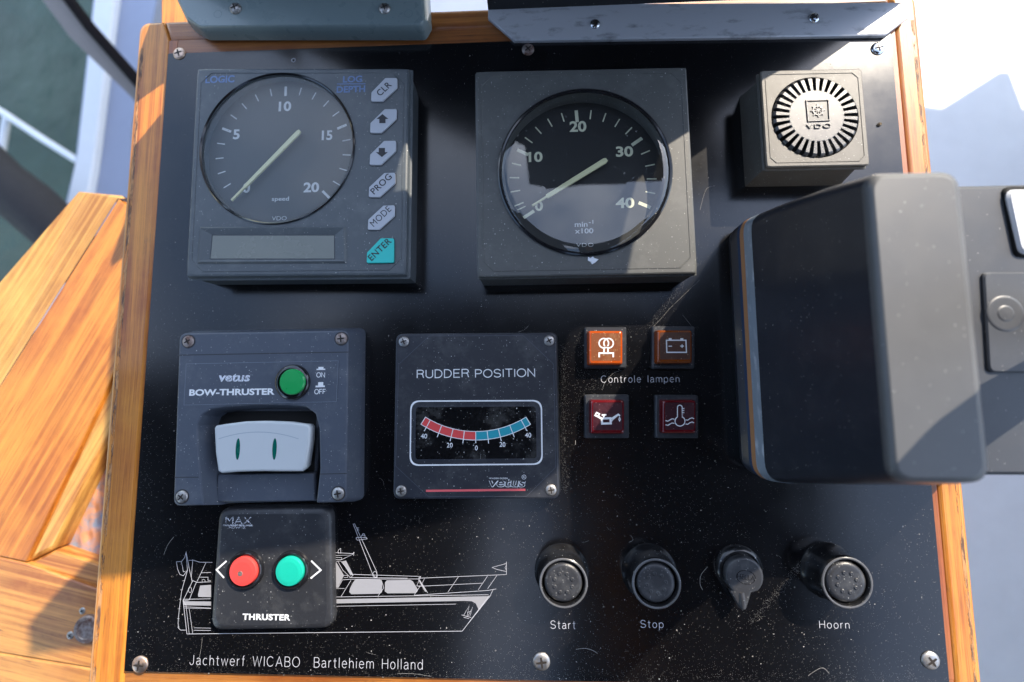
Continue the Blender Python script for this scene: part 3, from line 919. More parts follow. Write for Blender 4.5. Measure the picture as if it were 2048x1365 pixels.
# wheelhouse right of the pad
fillp([(938, 358), (975, 356), (1018, 430), (983, 500), (938, 504)])
sk([(975, 350), (1000, 348), (1070, 430), (1055, 442), (1012, 400), (985, 352)], 0.35)
fillp([(1006, 350), (1030, 346), (1070, 425), (1055, 430)])
sk([(938, 318), (1060, 314), (1005, 340), (938, 341)], 0.38)
sk([(958, 328), (1005, 328), (1005, 341)], 0.3)
sk([(965, 300), (1070, 306), (1074, 297)], 0.35)
sk([(1000, 306), (1000, 276), (988, 284), (984, 296), (990, 306)], 0.35)
sk([(1062, 312), (1074, 306), (1074, 318)], 0.35)
sk([(1018, 430), (1040, 430), (1040, 442), (1018, 442)], 0.3)
# mast
sk([(1070, 136), (1180, 420), (1200, 445)], 0.38)
sk([(1077, 134), (1205, 410), (1207, 440), (1192, 445)], 0.38)
sk([(1088, 215), (1145, 214), (1150, 222), (1095, 230), (1088, 222)], 0.4, True)
sk([(1090, 160), (1104, 160)], 0.35); sk([(1090, 172), (1104, 172)], 0.35); sk([(1097, 160), (1097, 172)], 0.35)
sk([(1118, 212), (1118, 202), (1138, 202), (1138, 212)], 0.35); sk([(1122, 202), (1124, 194), (1134, 194), (1136, 202)], 0.35)
sk([(1180 + 12 * math.cos(a * .63) + 14, 425 + 18 * math.sin(a * .63)) for a in range(10)], 0.35, True)
# coach roof and windows
sk([(1065, 424), (1455, 436), (1440, 448)], 0.4)
sk([(1050, 442), (1380, 446)], 0.4)
sk([(1058, 458), (1002, 550)], 0.38)
sk([(945, 506), (1022, 504)], 0.3)
sk([(985, 500), (1010, 455), (1058, 452), (1440, 450)], 0.35)
sk([(1230, 455), (1245, 500), (1212, 547)], 0.35)
fillp([(1085, 452), (1225, 454), (1236, 470), (1234, 525), (1222, 534), (1060, 537), (1048, 525), (1052, 505), (1070, 470)])
fillp([(1262, 458), (1395, 455), (1410, 464), (1438, 510), (1434, 524), (1420, 531), (1265, 532), (1250, 520), (1252, 470)])
sk([(1440, 450), (1495, 530)], 0.38)
sk([(1455, 436), (1432, 490), (1452, 490), (1418, 540)], 0.35)
fillp([(1444, 462), (1452, 458), (1490, 520), (1480, 524)])
sk([(1476, 448), (1455, 490)], 0.3)
# bulwark and bow rail
sk([(1418, 543), (1840, 515), (1884, 507)], 0.4)
sk([(1440, 446), (1940, 425)], 0.38)
sk([(1440, 492), (1805, 474)], 0.35)
sk([(1670, 437), (1610, 524)], 0.35)
sk([(1835, 433), (1782, 512)], 0.35)
sk([(1888, 430), (1835, 506)], 0.35)
sk([(1942, 352), (1942, 426)], 0.4)
sk([(1942, 362), (1860, 385), (1888, 396), (1942, 408)], 0.38)
sk([(1942, 372), (1934, 385), (1942, 400)], 0.3)
# bow
sk([(1866, 512), (1852, 540)], 0.38)
sk([(1855, 540), (1690, 747)], 0.4)
# small sail emblem near the bow
sk([(1688, 655), (1742, 670)], 0.4); sk([(1698, 668), (1730, 676)], 0.35)
sk([(1700, 655), (1730, 604), (1718, 664)], 0.35); sk([(1722, 664), (1750, 610), (1734, 662)], 0.35); sk([(1720, 640), (1742, 634)], 0.3)
ship.build('yacht_drawing', 'ink_panel', pan, tri=True)

# dust grains and lint lying on the panel
random.seed(7)
du = MB()
for i in range(19000):
    u = random.random()
    x = random.uniform(px0 + 1, px1 - 1)
    y = py0 + (py1 - py0) * (random.random() ** 1.7)
    if random.random() < 0.25:
        x = px0 + (px1 - px0) * random.random() ** 0.8
    s = 0.028 + 0.05 * random.random() + (0.24 * random.random() if random.random() < 0.02 else 0)
    a = random.uniform(0, 6.28)
    el_ = random.uniform(0.6, 1.7)
    n_ = 4
    z = 0.05 + random.random() * 0.03
    du.poly([(x + s * el_ * math.cos(a + k * 6.283 / n_) * random.uniform(.7, 1.2), y + s / el_ * math.sin(a + k * 6.283 / n_) * random.uniform(.7, 1.2), z + random.uniform(0, s * .5)) for k in range(n_)])
for (ax, ay, bx2, by2, n_, sp_) in [(1124, 690, 1128, 985, 700, 1.6), (660, 1050, 664, 1240, 500, 1.3), (660, 1240, 610, 1268, 120, 1.2), (1160, 660, 1165, 880, 350, 2.5), (1250, 660, 1390, 660, 160, 2.0),
                                    (1640, 1098, 1600, 1130, 260, .9), (1600, 1130, 1500, 1250, 500, 1.1), (1640, 1098, 1700, 1106, 160, .8), (1300, 655, 1400, 520, 300, .9), (1180, 780, 1260, 700, 250, 1.6), (840, 560, 380, 590, 250, 1.2), (1380, 590, 950, 598, 200, 1.4), (300, 400, 290, 1000, 350, 2.2), (270, 1350, 1850, 1352, 700, 1.5)]:
    A_, B_ = W2(ax, ay), W2(bx2, by2)
    for i in range(n_):
        t_ = random.random()
        x = A_[0] + (B_[0] - A_[0]) * t_ + random.gauss(0, sp_); y = A_[1] + (B_[1] - A_[1]) * t_ + random.gauss(0, sp_)
        s = random.uniform(.025, .075); a = random.uniform(0, 6.28); z = 0.05 + random.random() * .05
        du.poly([(x + s * math.cos(a + k * 1.5708) * random.uniform(.6, 1.3), y + s * math.sin(a + k * 1.5708) * random.uniform(.6, 1.3), z + random.uniform(0, s * .5)) for k in range(4)])
M['dust'] = flat('pale_dust', (0.50, 0.48, 0.45), 0.9)
dob = du.build('dust', 'dust', tri=True)
tag(dob, kind='stuff'); dob['label'] = 'fine pale dust grains scattered over the black instrument panel'
ln = MB()
def hair(pts, w=0.13):
    P = [Vector(W2(*q)) for q in pts]
    out = []
    for i in range(len(P) - 1):
        for k in range(5):
            t = k / 5
            a, b, c, d = P[max(i - 1, 0)], P[i], P[i + 1], P[min(i + 2, len(P) - 1)]
            out.append(tuple(0.5 * ((2 * b) + (c - a) * t + (2 * a - 5 * b + 4 * c - d) * t * t + (3 * b - a - 3 * c + d) * t ** 3)))
    out.append(tuple(P[-1]))
    ln.stroke(out, w * 0.62, 0.07 + random.random() * 0.05)
hair([(1415, 1134), (1402, 1150), (1400, 1168), (1405, 1180)], 0.16)
hair([(1152, 1299), (1170, 1297), (1185, 1301), (1195, 1307)], 0.15)
hair([(1616, 1352), (1625, 1345), (1642, 1336), (1652, 1340), (1658, 1347)], 0.16)
hair([(1400, 420), (1412, 380), (1430, 372)], 0.1)
hair([(328, 1110), (336, 1090), (348, 1074)], 0.14)
hair([(405, 1275), (402, 1300), (394, 1335)], 0.09)
hair([(795, 1347), (830, 1348), (862, 1353)], 0.1)
hair([(1036, 665), (1048, 660), (1057, 652)], 0.12)
hair([(1151, 881), (1151, 890)], 0.2)
hair([(1305, 655), (1320, 640), (1345, 612), (1400, 560)], 0.07)
hair([(1205, 780), (1210, 765), (1225, 748), (1240, 742)], 0.08)
hair([(1262, 1072), (1266, 1080), (1258, 1085)], 0.1)
hair([(1365, 630), (1382, 652), (1388, 665)], 0.1)
for i in range(12):
    x, y = random.uniform(280, 1880), 560 + 790 * random.random() ** 0.7
    a = random.uniform(0, 6.28); l = random.uniform(4, 11); b = random.uniform(-.8, .8)
    hair([(x, y), (x + l * math.cos(a), y + l * math.sin(a)), (x + l * (math.cos(a) + math.cos(a + b)), y + l * (math.sin(a) + math.sin(a + b)))], random.uniform(.035, .06))
lo = ln.build('lint', 'dust', tri=True)
tag(lo, kind='stuff'); lo['label'] = 'short pale hairs and lint lying on the black instrument panel'
# a crumb of dirt near the sounder
cr = MB()
bx_, by_, _ = W(1758, 250)
for k in range(7):
    a = k * 0.9
    cr.tube([(bx_, by_, 0.5), (bx_ + 0.5 * math.cos(a), by_ + .5 * math.sin(a), 0.9), (bx_ + 1.2 * math.cos(a + .3), by_ + 1.1 * math.sin(a + .3), 0.15)], [0.32, 0.25, 0.06], 6)
M['crumb'] = plastic('brown_crumb', (0.25, 0.19, 0.12), 0.8, var=0.3)
tag(cr.build('dirt_crumb', 'crumb'), 'tiny dried brown crumb on the panel to the right of the square sounder', 'crumb')

# ------------------------------------------------------------------ square gauges
def holed_case(outer, centre, R, levels, hole, N_=120, r=1.0):
    """case with a round hole: outer levels (z, inset) bottom up, then hole levels (radius, z) top down"""
    base = rp(outer, r, 4, 0)
    angs = [2 * math.pi * i / N_ for i in range(N_)]
    for q in ccw(outer):
        angs.append(math.atan2(q[1] - centre[1], q[0] - centre[0]) % (2 * math.pi))
    angs = sorted(angs)
    def ray(poly, a):
        d = (math.cos(a), math.sin(a))
        best = None
        for i in range(len(poly)):
            x1, y1 = poly[i][0] - centre[0], poly[i][1] - centre[1]
            x2, y2 = poly[(i + 1) % len(poly)][0] - centre[0], poly[(i + 1) % len(poly)][1] - centre[1]
            ex, ey = x2 - x1, y2 - y1
            den = d[0] * ey - d[1] * ex
            if abs(den) < 1e-12: continue
            t = (x1 * ey - y1 * ex) / den
            u = (x1 * d[1] - y1 * d[0]) / den
            if t > 0 and -1e-6 <= u <= 1 + 1e-6:
                best = t if best is None else max(best, t)
        return best
    ls = []
    for z, ins in levels:
        pl = rp(outer, r, 4, ins)
        ls.append([(centre[0] + ray(pl, a) * math.cos(a), centre[1] + ray(pl, a) * math.sin(a), z) for a in angs])
    for rr, z in hole:
        ls.append([(centre[0] + rr * math.cos(a), centre[1] + rr * math.sin(a), z) for a in angs])
    mb = MB(); mb.loops(ls, True, True)
    return mb

def ring_line(mb, pts, w, z, r=0.0, seg=4):
    o = rp(pts, r, seg, 0); i = rp(pts, r, seg, w)
    b = len(mb.v); n = len(o)
    mb.v += [(x, y, z) for x, y in o] + [(x, y, z) for x, y in i]
    for k in range(n):
        j = (k + 1) % n
        mb.f.append((b + k, b + j, b + n + j, b + n + k))
    return mb

def frame_step(outer, inset, ch, z, hgt):
    """raised step line (octagonal panel edge) on the face of a case"""
    q = rp(outer, 0, 0, inset)
    n = len(q); pts = []
    for i in range(n):
        a, b, c = Vector(q[i - 1]), Vector(q[i]), Vector(q[(i + 1) % n])
        pts.append(tuple(b + (a - b).normalized() * ch)); pts.append(tuple(b + (c - b).normalized() * ch))
    mb = MB()
    ls = [[(x, y, z - 0.02) for x, y in pts], [(x, y, z + hgt) for x, y in inset_poly(pts, 0.12)], [(x, y, z + hgt) for x, y in inset_poly(pts, 0.38)], [(x, y, z - 0.02) for x, y in inset_poly(pts, 0.55)]]
    mb.loops(ls, False, False)
    return mb

# ---- speed log
H = 18.5
o1 = pw([c1(146, 73), c1(1306, 73), c1(1290, 1202), c1(86, 1214)], H)
o1[3] = W2(*c1(86, 1212), H)
lg = thing('speed_log', 'square grey log gauge with round 0 to 20 speed dial, six keys and blank display', 'gauge', (*W2(600, 360, 0), 0))
dc = W(554, 296, H)
RB = (W(554 + 153, 296, H)[0] - W(554 - 153, 296, H)[0]) / 2
body = holed_case(o1, dc, RB, [(0, 0.2), (H - 3.6, 0.0), (H - 3.4, -1.1), (H - 2.6, -1.3), (H - 2.3, -0.4), (H - 1.0, 0.0), (H - 0.3, 0.25), (H, 1.0)], [(RB + .2, H), (RB - .3, H - .4), (RB - .6, H - 5.0)], r=1.2)
body.build('case', 'vdo_log', lg)
sd = MB(); sd.prism(o1, [(0, 2.6), (H - 3.6, 1.2)], 1.5, 4)
frame_step(o1, 2.2, 5.5, H, 0.22).build('edge_moulding', 'vdo_log', lg)
bz = MB().lathe(dc, [(RB + 0.3, H), (RB + 0.45, H + 0.5), (RB + 0.05, H + 0.8), (RB - 0.6, H + 0.3)], 96, cap0=False, cap1=False)
bz.build('bezel', 'bezel', lg)
HDIAL = H - 4.5
cd = W(566, 304, HDIAL)
dob_ = MB().lathe((dc[0], dc[1]), [(RB - 0.55, HDIAL - 0.3), (RB - 0.55, HDIAL)], 96).build('dial', 'dial_log', lg)
Rt = (W(566 + 126, 304, HDIAL)[0] - cd[0])
tk = MB()
for v in range(1, 21):
    a = math.radians(225 - 13.5 * v)
    mj = v % 5 == 0
    u = Vector((math.cos(a), math.sin(a)))
    l, w = (5.0, 1.25) if mj else (4.0, 0.55)
    s0 = Rt * (1.0 + (0.0 if mj else 0.015)) + l / 2
    tk.stroke([(cd[0] + u.x * (s0 - l), cd[1] + u.y * (s0 - l)), (cd[0] + u.x * s0, cd[1] + u.y * s0)], w, HDIAL + 0.05)
tk.build('scale_marks', 'ink', lg, tri=True)
for s, x, y, w, h, wt in [('0', 418, 727, 40, 55, .03), ('5', 363, 435, 36, 54, .03), ('10', 628, 282, 68, 54, .03), ('15', 858, 440, 58, 53, .03), ('20', 772, 724, 85, 55, .03)]:
    mb = MB(); cx_, cy_ = c1(x, y)
    text_px(mb, s, cx_, cy_, w / 2.73, h / 2.73, HDIAL, HDIAL + 0.06, weight=wt)
    mb.build('numeral', 'ink', lg, tri=True)
mb = MB(); text_px(mb, 'speed', *c1(603, 790), 94 / 2.73, 30 / 2.73, HDIAL, HDIAL + .06, weight=.012); mb.build('lettering', 'ink', lg, tri=True)
mb = MB(); text_px(mb, 'VDO', *c1(597, 893), 80 / 2.73, 22 / 2.73, HDIAL, HDIAL + .06, weight=-.01); mb.build('lettering', 'ink', lg, tri=True)
def needle(c_from, c_to, hz, w0, w1, parent, mat='needle'):
    a, b = Vector(W2(*c_from, hz)), Vector(W2(*c_to, hz))
    d = (b - a).normalized(); n_ = Vector((-d.y, d.x))
    k = a + (b - a) * 0.80
    pts = [a - n_ * w0 * .6 - d * .2, a + d * 1.0 - n_ * w0, k - n_ * w0 * .8, k + d * 0.5 - n_ * w1, b - n_ * w1, b + n_ * w1, k + d * .5 + n_ * w1, k + n_ * w0 * .8, a + d * 1.0 + n_ * w0, a + n_ * w0 * .6 - d * .2]
    return MB().prism([tuple(q) for q in pts], [(hz - .5, 0), (hz, 0.0), (hz + .25, 0.15)], 0, 0).build('needle', mat, parent)
needle(c1(708, 415), c1(335, 795), HDIAL + 2.2, 1.15, 0.6, lg)
MB().lathe(dc, [(RB - 0.5, H - 0.4), (RB - 1.5, H - 0.25), (RB * .5, H + .1), (0.05, H + .15)], 72, cap0=False).build('glass', 'glass_log', lg, sharp=80)
# display with sloped frame
dq = pw([c1(235, 985), c1(905, 985), c1(905, 1120), c1(222, 1120)], H - 0.6)
dqo = pw([c1(165, 940), c1(962, 938), c1(965, 1140), c1(150, 1143)], H)
a_, b_ = ccw(dqo), ccw(dq)
fr_ = MB(); fr_.loops([[(x, y, H + .02) for x, y in a_], [(x, y, H + .9) for x, y in inset_poly(a_, .9)], [(x, y, H + .75) for x, y in inset_poly(a_, 1.6)], [(x, y, H + .12) for x, y in b_]], False, False)
fr_.build('display_frame', 'vdo_log', lg, sharp=10)
MB().prism(b_, [(H - 0.5, -.1), (H + 0.1, -.1)], 0, 0).build('display', 'lcd', lg)
mb = MB(); ring_line(mb, b_, .45, H + .14); mb.build('recess_shade', 'vdo_dark', lg, tri=True)  # dark ring painting the shade of the display recess
# keys
HK = H
keys = [('CLR', [(1175, 126), (1240, 126), (1240, 180), (1160, 254), (1097, 254), (1099, 205)], 'CLR', (1168, 186)),
        ('up', [(1172, 296), (1238, 296), (1236, 350), (1155, 426), (1092, 426), (1094, 372)], None, (1160, 350)),
        ('down', [(1168, 470), (1234, 468), (1233, 525), (1152, 601), (1089, 601), (1092, 545)], None, (1157, 533)),
        ('PROG', [(1170, 645), (1229, 643), (1230, 700), (1145, 777), (1084, 777), (1087, 722)], 'PROG', (1153, 705)),
        ('MODE', [(1165, 823), (1227, 821), (1226, 880), (1143, 955), (1079, 955), (1082, 900)], 'MODE', (1150, 882)),
        ('ENTER', [(1150, 1002), (1222, 1002), (1222, 1135), (1073, 1137), (1075, 1080)], 'ENTER', (1145, 1062))]
for nm, poly, s, cc in keys:
    q = cw(c1, poly, H + .9)
    MB().prism(q, [(H + 0.01, -0.28), (H + .05, -0.28)], 0.9, 3).build('key_well', 'ink_black', lg)
    kq = MB().prism(q, [(H + 0.03, 0), (H + 0.75, 0), (H + 0.9, 0.2)], 0.8, 3).build('key', 'key_teal' if nm == 'ENTER' else 'key', lg)
    if nm == 'ENTER': kq['label'] = 'teal ENTER key'
    elif s: kq['label'] = 'pale grey %s key' % s
    else: kq['label'] = 'pale grey key with an arrow pointing %s' % nm
    mb = MB()
    cx_, cy_ = c1(*cc)
    if s:
        L_ = {'CLR': 88, 'PROG': 135, 'MODE': 133, 'ENTER': 150}[s]
        text_px(mb, s, cx_, cy_, L_ / 2.73, 36 / 2.73, H + .9, H + .95, ang=math.radians(44), weight=0.0 if s == 'MODE' else .012, spacing=1.08)
    else:
        sg = -1 if nm == 'up' else 1
        pts = [(0, 26 * sg), (33, -1 * sg), (17, -1 * sg), (17, -24 * sg), (-17, -24 * sg), (-17, -1 * sg), (-33, -1 * sg)]
        q2 = ccw(cw(c1, [(cc[0] + a, cc[1] + b) for a, b in pts], H + .9))
        mb.poly([(x, y, H + .95) for x, y in q2])
    mb.build('key_marking', 'ink_black', kq, tri=True) if False else None
    kq_o = mb.build('key_marking', 'ink_black', lg, tri=True)
    kq_o.parent = kq
mb = MB(); text_px(mb, 'LOGIC', *c1(273, 134), 158 / 2.73, 40 / 2.73, H, H + .04, weight=.03); mb.build('lettering', 'ink_blue', lg, tri=True)
mb = MB(); text_px(mb, 'LOG', *c1(997, 133), 105 / 2.73, 36 / 2.73, H, H + .04, weight=.03); mb.build('lettering', 'ink_blue', lg, tri=True)
mb = MB(); text_px(mb, 'DEPTH', *c1(988, 188), 156 / 2.73, 36 / 2.73, H, H + .04, weight=.03)
mb.stroke(cw(c1, [(912, 160), (1068, 159)], H), 0.45, H + .05)
mb.build('lettering', 'ink_blue', lg, tri=True)

# ---- tachometer
H = 19.0
o2 = pw([c2(138, 116), c2(1266, 93), c2(1325, 1196), c2(150, 1218)], H)
tc = thing('tachometer', 'square charcoal tachometer with black round dial marked 0 to 40', 'gauge', (*W2(1165, 350, 0), 0))
dc = W(*c2(719.5, 651), H)
RB = (W(*c2(1187, 650), H)[0] - W(*c2(252, 650), H)[0]) / 2
holed_case(o2, dc, RB - 1.2, [(0, 0.2), (H - 3.2, 0.0), (H - 3.0, -0.5), (H - 2.2, -0.6), (H - 2.0, 0), (H - 0.3, 0.1), (H, 0.7)], [(RB - 1.1, H), (RB - 1.4, H - .4), (RB - 1.6, H - 8.2)], r=0.9).build('case', 'vdo', tc)
frame_step(o2, 2.4, 4.8, H, 0.2).build('edge_moulding', 'vdo', tc)
MB().lathe(dc, [(RB - .2, H), (RB - .1, H + 0.9), (RB - 0.7, H + 1.3), (RB - 1.4, H + 1.0), (RB - 1.8, H + .2)], 120, cap0=False, cap1=False).build('bezel', 'bezel', tc)
HDIAL = H - 7.5
MB().lathe(dc, [(RB - 1.6, HDIAL - .5), (RB - 1.6, HDIAL)], 96).build('dial', 'dial', tc)
cd = W(*c2(710, 693), HDIAL)
tk = MB()
Rt = W(*c2(710 + 361, 693), HDIAL)[0] - cd[0]
for v in range(0, 41, 2):
    a = math.radians(94 - (v - 20) * 5.95)
    mj = v % 10 == 0
    u = Vector((math.cos(a), math.sin(a)))
    l, w = (6.0, 1.6) if mj else (4.6, 0.6)
    s0 = Rt + l / 2 if mj else Rt * 1.025 + l / 2
    if v == 0: s0 -= 1.0
    tk.stroke([(cd[0] + u.x * (s0 - l), cd[1] + u.y * (s0 - l)), (cd[0] + u.x * s0, cd[1] + u.y * s0)], w, HDIAL + 0.05)
tk.stroke(cw(c2, [(362, 858), (405, 838)], HDIAL), .55, HDIAL + .06)
tk.build('scale_marks', 'ink_dim', tc, tri=True)
for s, x, y, w, h in [('0', 476, 836, 44, 54), ('10', 458, 574, 75, 55), ('20', 685, 411, 90, 58), ('30', 934, 545, 92, 56), ('40', 937, 820, 100, 56)]:
    mb = MB(); cx_, cy_ = c2(x, y)
    text_px(mb, s, cx_, cy_, w / 2.677, h / 2.677, HDIAL, HDIAL + .06, weight=.03)
    mb.build('numeral', 'ink_dim', tc, tri=True)
mb = MB(); text_px(mb, 'min', *c2(702, 935), 68 / 2.677, 26 / 2.677, HDIAL, HDIAL + .06, weight=.01)
text_px(mb, '-1', *c2(755, 922), 24 / 2.677, 20 / 2.677, HDIAL, HDIAL + .06, weight=.01); mb.build('lettering', 'ink', tc, tri=True)
mb = MB(); text_px(mb, 'x100', *c2(718, 970), 98 / 2.677, 27 / 2.677, HDIAL, HDIAL + .06, weight=.012); mb.build('lettering', 'ink', tc, tri=True)
mb = MB(); text_px(mb, 'VDO', *c2(722, 1045), 92 / 2.677, 20 / 2.677, HDIAL, HDIAL + .06, weight=-.005, spacing=1.1); mb.build('lettering', 'ink', tc, tri=True)
needle(c2(838, 588), c2(440, 834), HDIAL + 2.6, 1.35, 0.5, tc)
MB().lathe(dc, [(RB - 1.3, H + 0.2), (RB - 2.6, H + 1.4), (RB - 5, H + 1.7), (RB * .5, H + 2.0), (0.05, H + 2.1)], 96, cap0=False).build('glass', 'glass', tc, sharp=85)
pc = cw(c2, [(738, 1108), (752, 1115), (765, 1106), (772, 1115), (796, 1122), (778, 1140), (760, 1150), (752, 1136), (738, 1130)], H)
tag(MB().prism(pc, [(H, 0), (H + .25, .1)], 0, 0).build('paint_flake', 'paint'), 'small white paint flake stuck below the dial of the tachometer', 'flake')

# ---- sounder (buzzer)
H = 19.0
o3 = pw([c3(390, 102), c3(1386, 82), c3(1466, 1030), c3(452, 1050)], H)
bu = thing('sounder', 'small square sunlit grey sounder box with round slotted grille', 'sounder', (*W2(1620, 260, 0), 0))
dc = W(*c3(925, 561), H)
RB = (W(*c3(1352, 561), H)[0] - W(*c3(498, 561), H)[0]) / 2
holed_case(o3, dc, RB, [(0, -0.5), (2, 0), (H - 5.2, 1.6), (H - 4.6, 0.4), (H - 3.3, -0.3), (H - 2.9, -0.3), (H - 2.4, 0.4), (H - .4, 0.1), (H, 0.6)], [(RB, H), (RB - .2, H - .3), (RB - .3, H - 4.5)], r=1.0).build('case', 'buzz', bu)
frame_step(o3, 1.9, 2.6, H, 0.2).build('edge_moulding', 'buzz', bu)
MB().lathe(dc, [(RB - .3, H - 4.2), (RB - .3, H - 4.0)], 64).build('dark_cavity', 'cavity', bu)  # flat black disc painting the dark of the hole behind the slots
gr_ = MB()
r1 = RB * 0.635
HG = H + 1.3
gr_.lathe(dc, [(r1, HG - 2.2), (r1, HG - .25), (r1 - .3, HG), (0.05, HG)], 96)
NS = 32
for k in range(NS):
    a = 2 * math.pi * (k + .5) / NS
    u = Vector((math.cos(a), math.sin(a))); w = Vector((-u.y, u.x))
    def pt(r, half, z):
        return (dc[0] + u.x * r + w.x * half, dc[1] + u.y * r + w.y * half, z)
    ri, ro = r1 - .25, RB - .35
    hi, ho = math.pi * ri / NS * 0.44, math.pi * ro / NS * 0.48
    ls = []
    for r, hf, z in [(ri, hi, HG - .01), (ro - 1.2, ho * .93, HG - .05), (ro - .5, ho * .97, HG - .4), (ro - .1, ho, HG - 1.1), (ro, ho, HG - 3.5)]:
        ls.append([pt(r, -hf, z), pt(r, hf, z), pt(r - .7 if z < HG - .6 else r, hf * .95, z - .9), pt(r - .7 if z < HG - .6 else r, -hf * .95, z - .9)])
    gr_.loops(ls)
gr_.lathe(dc, [(RB - .2, H - 3.6), (RB - .2, H - 2.2), (RB - 1.0, H - 2.2), (RB - 1.0, H - 3.6)], 72, False, False)
M['grille'] = plastic('grey_grille_plastic', (0.062, 0.062, 0.066), 0.3, dust=0.12, grain=0.3, coat=0.3)
gro = gr_.build('grille', 'grille', bu, sharp=45)
em = MB()
q = rp(cw(c3, [(832, 395), (1060, 388), (1072, 598), (852, 608)], HG), 0, 0)
q = ccw(q)
em.loops([[(x, y, HG - .02) for x, y in q], [(x, y, HG + .45) for x, y in inset_poly(q, .1)], [(x, y, HG + .45) for x, y in inset_poly(q, .5)], [(x, y, HG - .02) for x, y in inset_poly(q, .6)]], False, False)
MB().prism(q, [(HG - .01, .3), (HG + .03, .3)], 0, 0).build('emblem_ground', 'vdo_dark', bu).parent = gro
wc = W(*c3(952, 497), HG)
def annulus(mb, c, r0, r1_, z0, z1, seg=32):
    mb.lathe(c, [(r1_, z0), (r1_, z1), (r0, z1), (r0, z0)], seg, False, False)
annulus(em, wc, 1.75, 2.4, HG, HG + .35)
em.lathe(wc, [(.45, HG), (.45, HG + .4)], 12)
for k in range(8):
    a = k * math.pi / 4 + .05
    u = Vector((math.cos(a), math.sin(a))); w = Vector((-u.y, u.x))
    for (ra, rb, hf) in ((.3, 2.0, .17), (2.2, 3.1, .27)):
        z = HG + .34 + k * .003
        b = [(wc[0] + u.x * ra + w.x * s * hf, wc[1] + u.y * ra + w.y * s * hf) for s in (-1, 1)] + [(wc[0] + u.x * rb + w.x * s * hf, wc[1] + u.y * rb + w.y * s * hf) for s in (1, -1)]
        em.loops([[(x, y, HG - .01) for x, y in ccw(b)], [(x, y, z) for x, y in ccw(b)]], False, True)
p_ = W(*c3(960, 650), HG)
letter(em, 'VDO', p_, W(*c3(1080, 650), HG)[0] - W(*c3(842, 650), HG)[0], 2.0, HG, ang=math.radians(1.5), weight=-.01, spacing=1.12, thick=.45)
em.build('ship_wheel_emblem', 'grille', gro, tri=True, sharp=30) if False else None
eo = em.build('emblem', 'grille', bu, sharp=30); eo.parent = gro

# ------------------------------------------------------------------ bow thruster control
H = 14.0
bt = thing('bow_thruster_control', 'slate grey bow thruster box with white rocker and green push button', 'control', (*W2(535, 840, 0), 0))
pq = [(98, 92), (1288, 72), (1272, 1280), (1056, 1284), (1082, 1040), (1076, 760), (1050, 660), (985, 612), (860, 600), (640, 598), (430, 612), (320, 630), (262, 668), (232, 740), (236, 900), (272, 1302), (55, 1306)]
P_ = cw(c5, pq, H)
area0 = area(P_)
rad = [3.2, 3.2, 3.2, .3, .3, .5, 2, 2, 1, .5, 1, 1, 2, 2, .5, .3, 3.2]
if area0 < 0: rad = rad[::-1]
b_ = MB().prism(P_, [(0, -2.6), (5, -2.0), (11, -.5), (H - 1.2, 0), (H - .35, .25), (H, .9)], rad, 4)
b_.build('case', 'bow', bt)
# recess floor under the rocker
fl = MB()
fp = cw(c5, [(225, 590), (1090, 590), (1055, 1268), (262, 1288)], 3)
fl.prism(fp, [(0, 0), (3.0, 0), (3.4, .4)], 0, 0)
fl.build('recess_floor', 'bow_in', bt)
MB().prism(cw(c5, [(370, 1085), (1040, 1075), (1052, 1266), (358, 1276)], 7), [(3.3, 0), (6.6, 0), (7, .4)], 0, 0).build('apron', 'bow', bt)
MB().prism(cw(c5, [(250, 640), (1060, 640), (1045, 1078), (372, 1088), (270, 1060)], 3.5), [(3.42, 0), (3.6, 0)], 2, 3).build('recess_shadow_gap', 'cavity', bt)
for a, b in (((92, 248), (1285, 226)), ((66, 1103), (235, 1102)), ((1085, 1080), (1272, 1076))):
    gl = MB()
    gl.stroke(cw(c5, [a, b], H), .42, H + .03)
    gl.build('groove', 'ink_black', bt, tri=True)
lbl = MB(); q = cw(c5, [(150, 308), (1215, 286), (1202, 574), (134, 598)], H)
lbl.prism(q, [(H - .02, 0), (H + .18, 0), (H + .22, .1)], .3, 2)
lbl.build('label_plate', 'bow', bt)
M['edge_grey'] = flat('pale_edge_line', (0.22, 0.25, 0.30))  # thin paler line around the label plate
mb = MB(); ring_line(mb, q, .13, H + .235); mb.build('label_edge', 'edge_grey', bt, tri=True)
z = H + .26
mb = MB(); text_px(mb, 'vetus', *c5(486, 405), 218 / 3.5, 56 / 3.5, H + .2, z, weight=.03, shear=.12, spacing=1.0); mb.build('lettering', 'ink_worn', bt, tri=True)
mb = MB(); text_px(mb, 'BOW-THRUSTER', *c5(468, 506), 597 / 3.5, 46 / 3.5, H + .2, z, weight=.035, ang=.008); mb.build('lettering', 'ink', bt, tri=True)
mb = MB(); stroke_text(mb, 'ON', *c5(1090, 386), 56 / 3.5, 32 / 3.5, H + .2, .33, z, .14); mb.build('lettering', 'ink', bt, tri=True)
mb = MB(); stroke_text(mb, 'OFF', *c5(1086, 503), 76 / 3.5, 32 / 3.5, H + .2, .33, z, .14); mb.build('lettering', 'ink', bt, tri=True)
mb = MB()
for pts in ([(1061, 352), (1122, 351), (1122, 342), (1110, 342), (1110, 330), (1074, 330), (1074, 343), (1061, 343)],
            [(1054, 473), (1119, 471), (1119, 460), (1108, 460), (1108, 436), (1073, 437), (1072, 461), (1054, 461)]):
    mb.poly([(x, y, z) for x, y in ccw(cw(c5, pts, H + .2))])
mb.build('switch_symbols', 'ink', bt, tri=True)
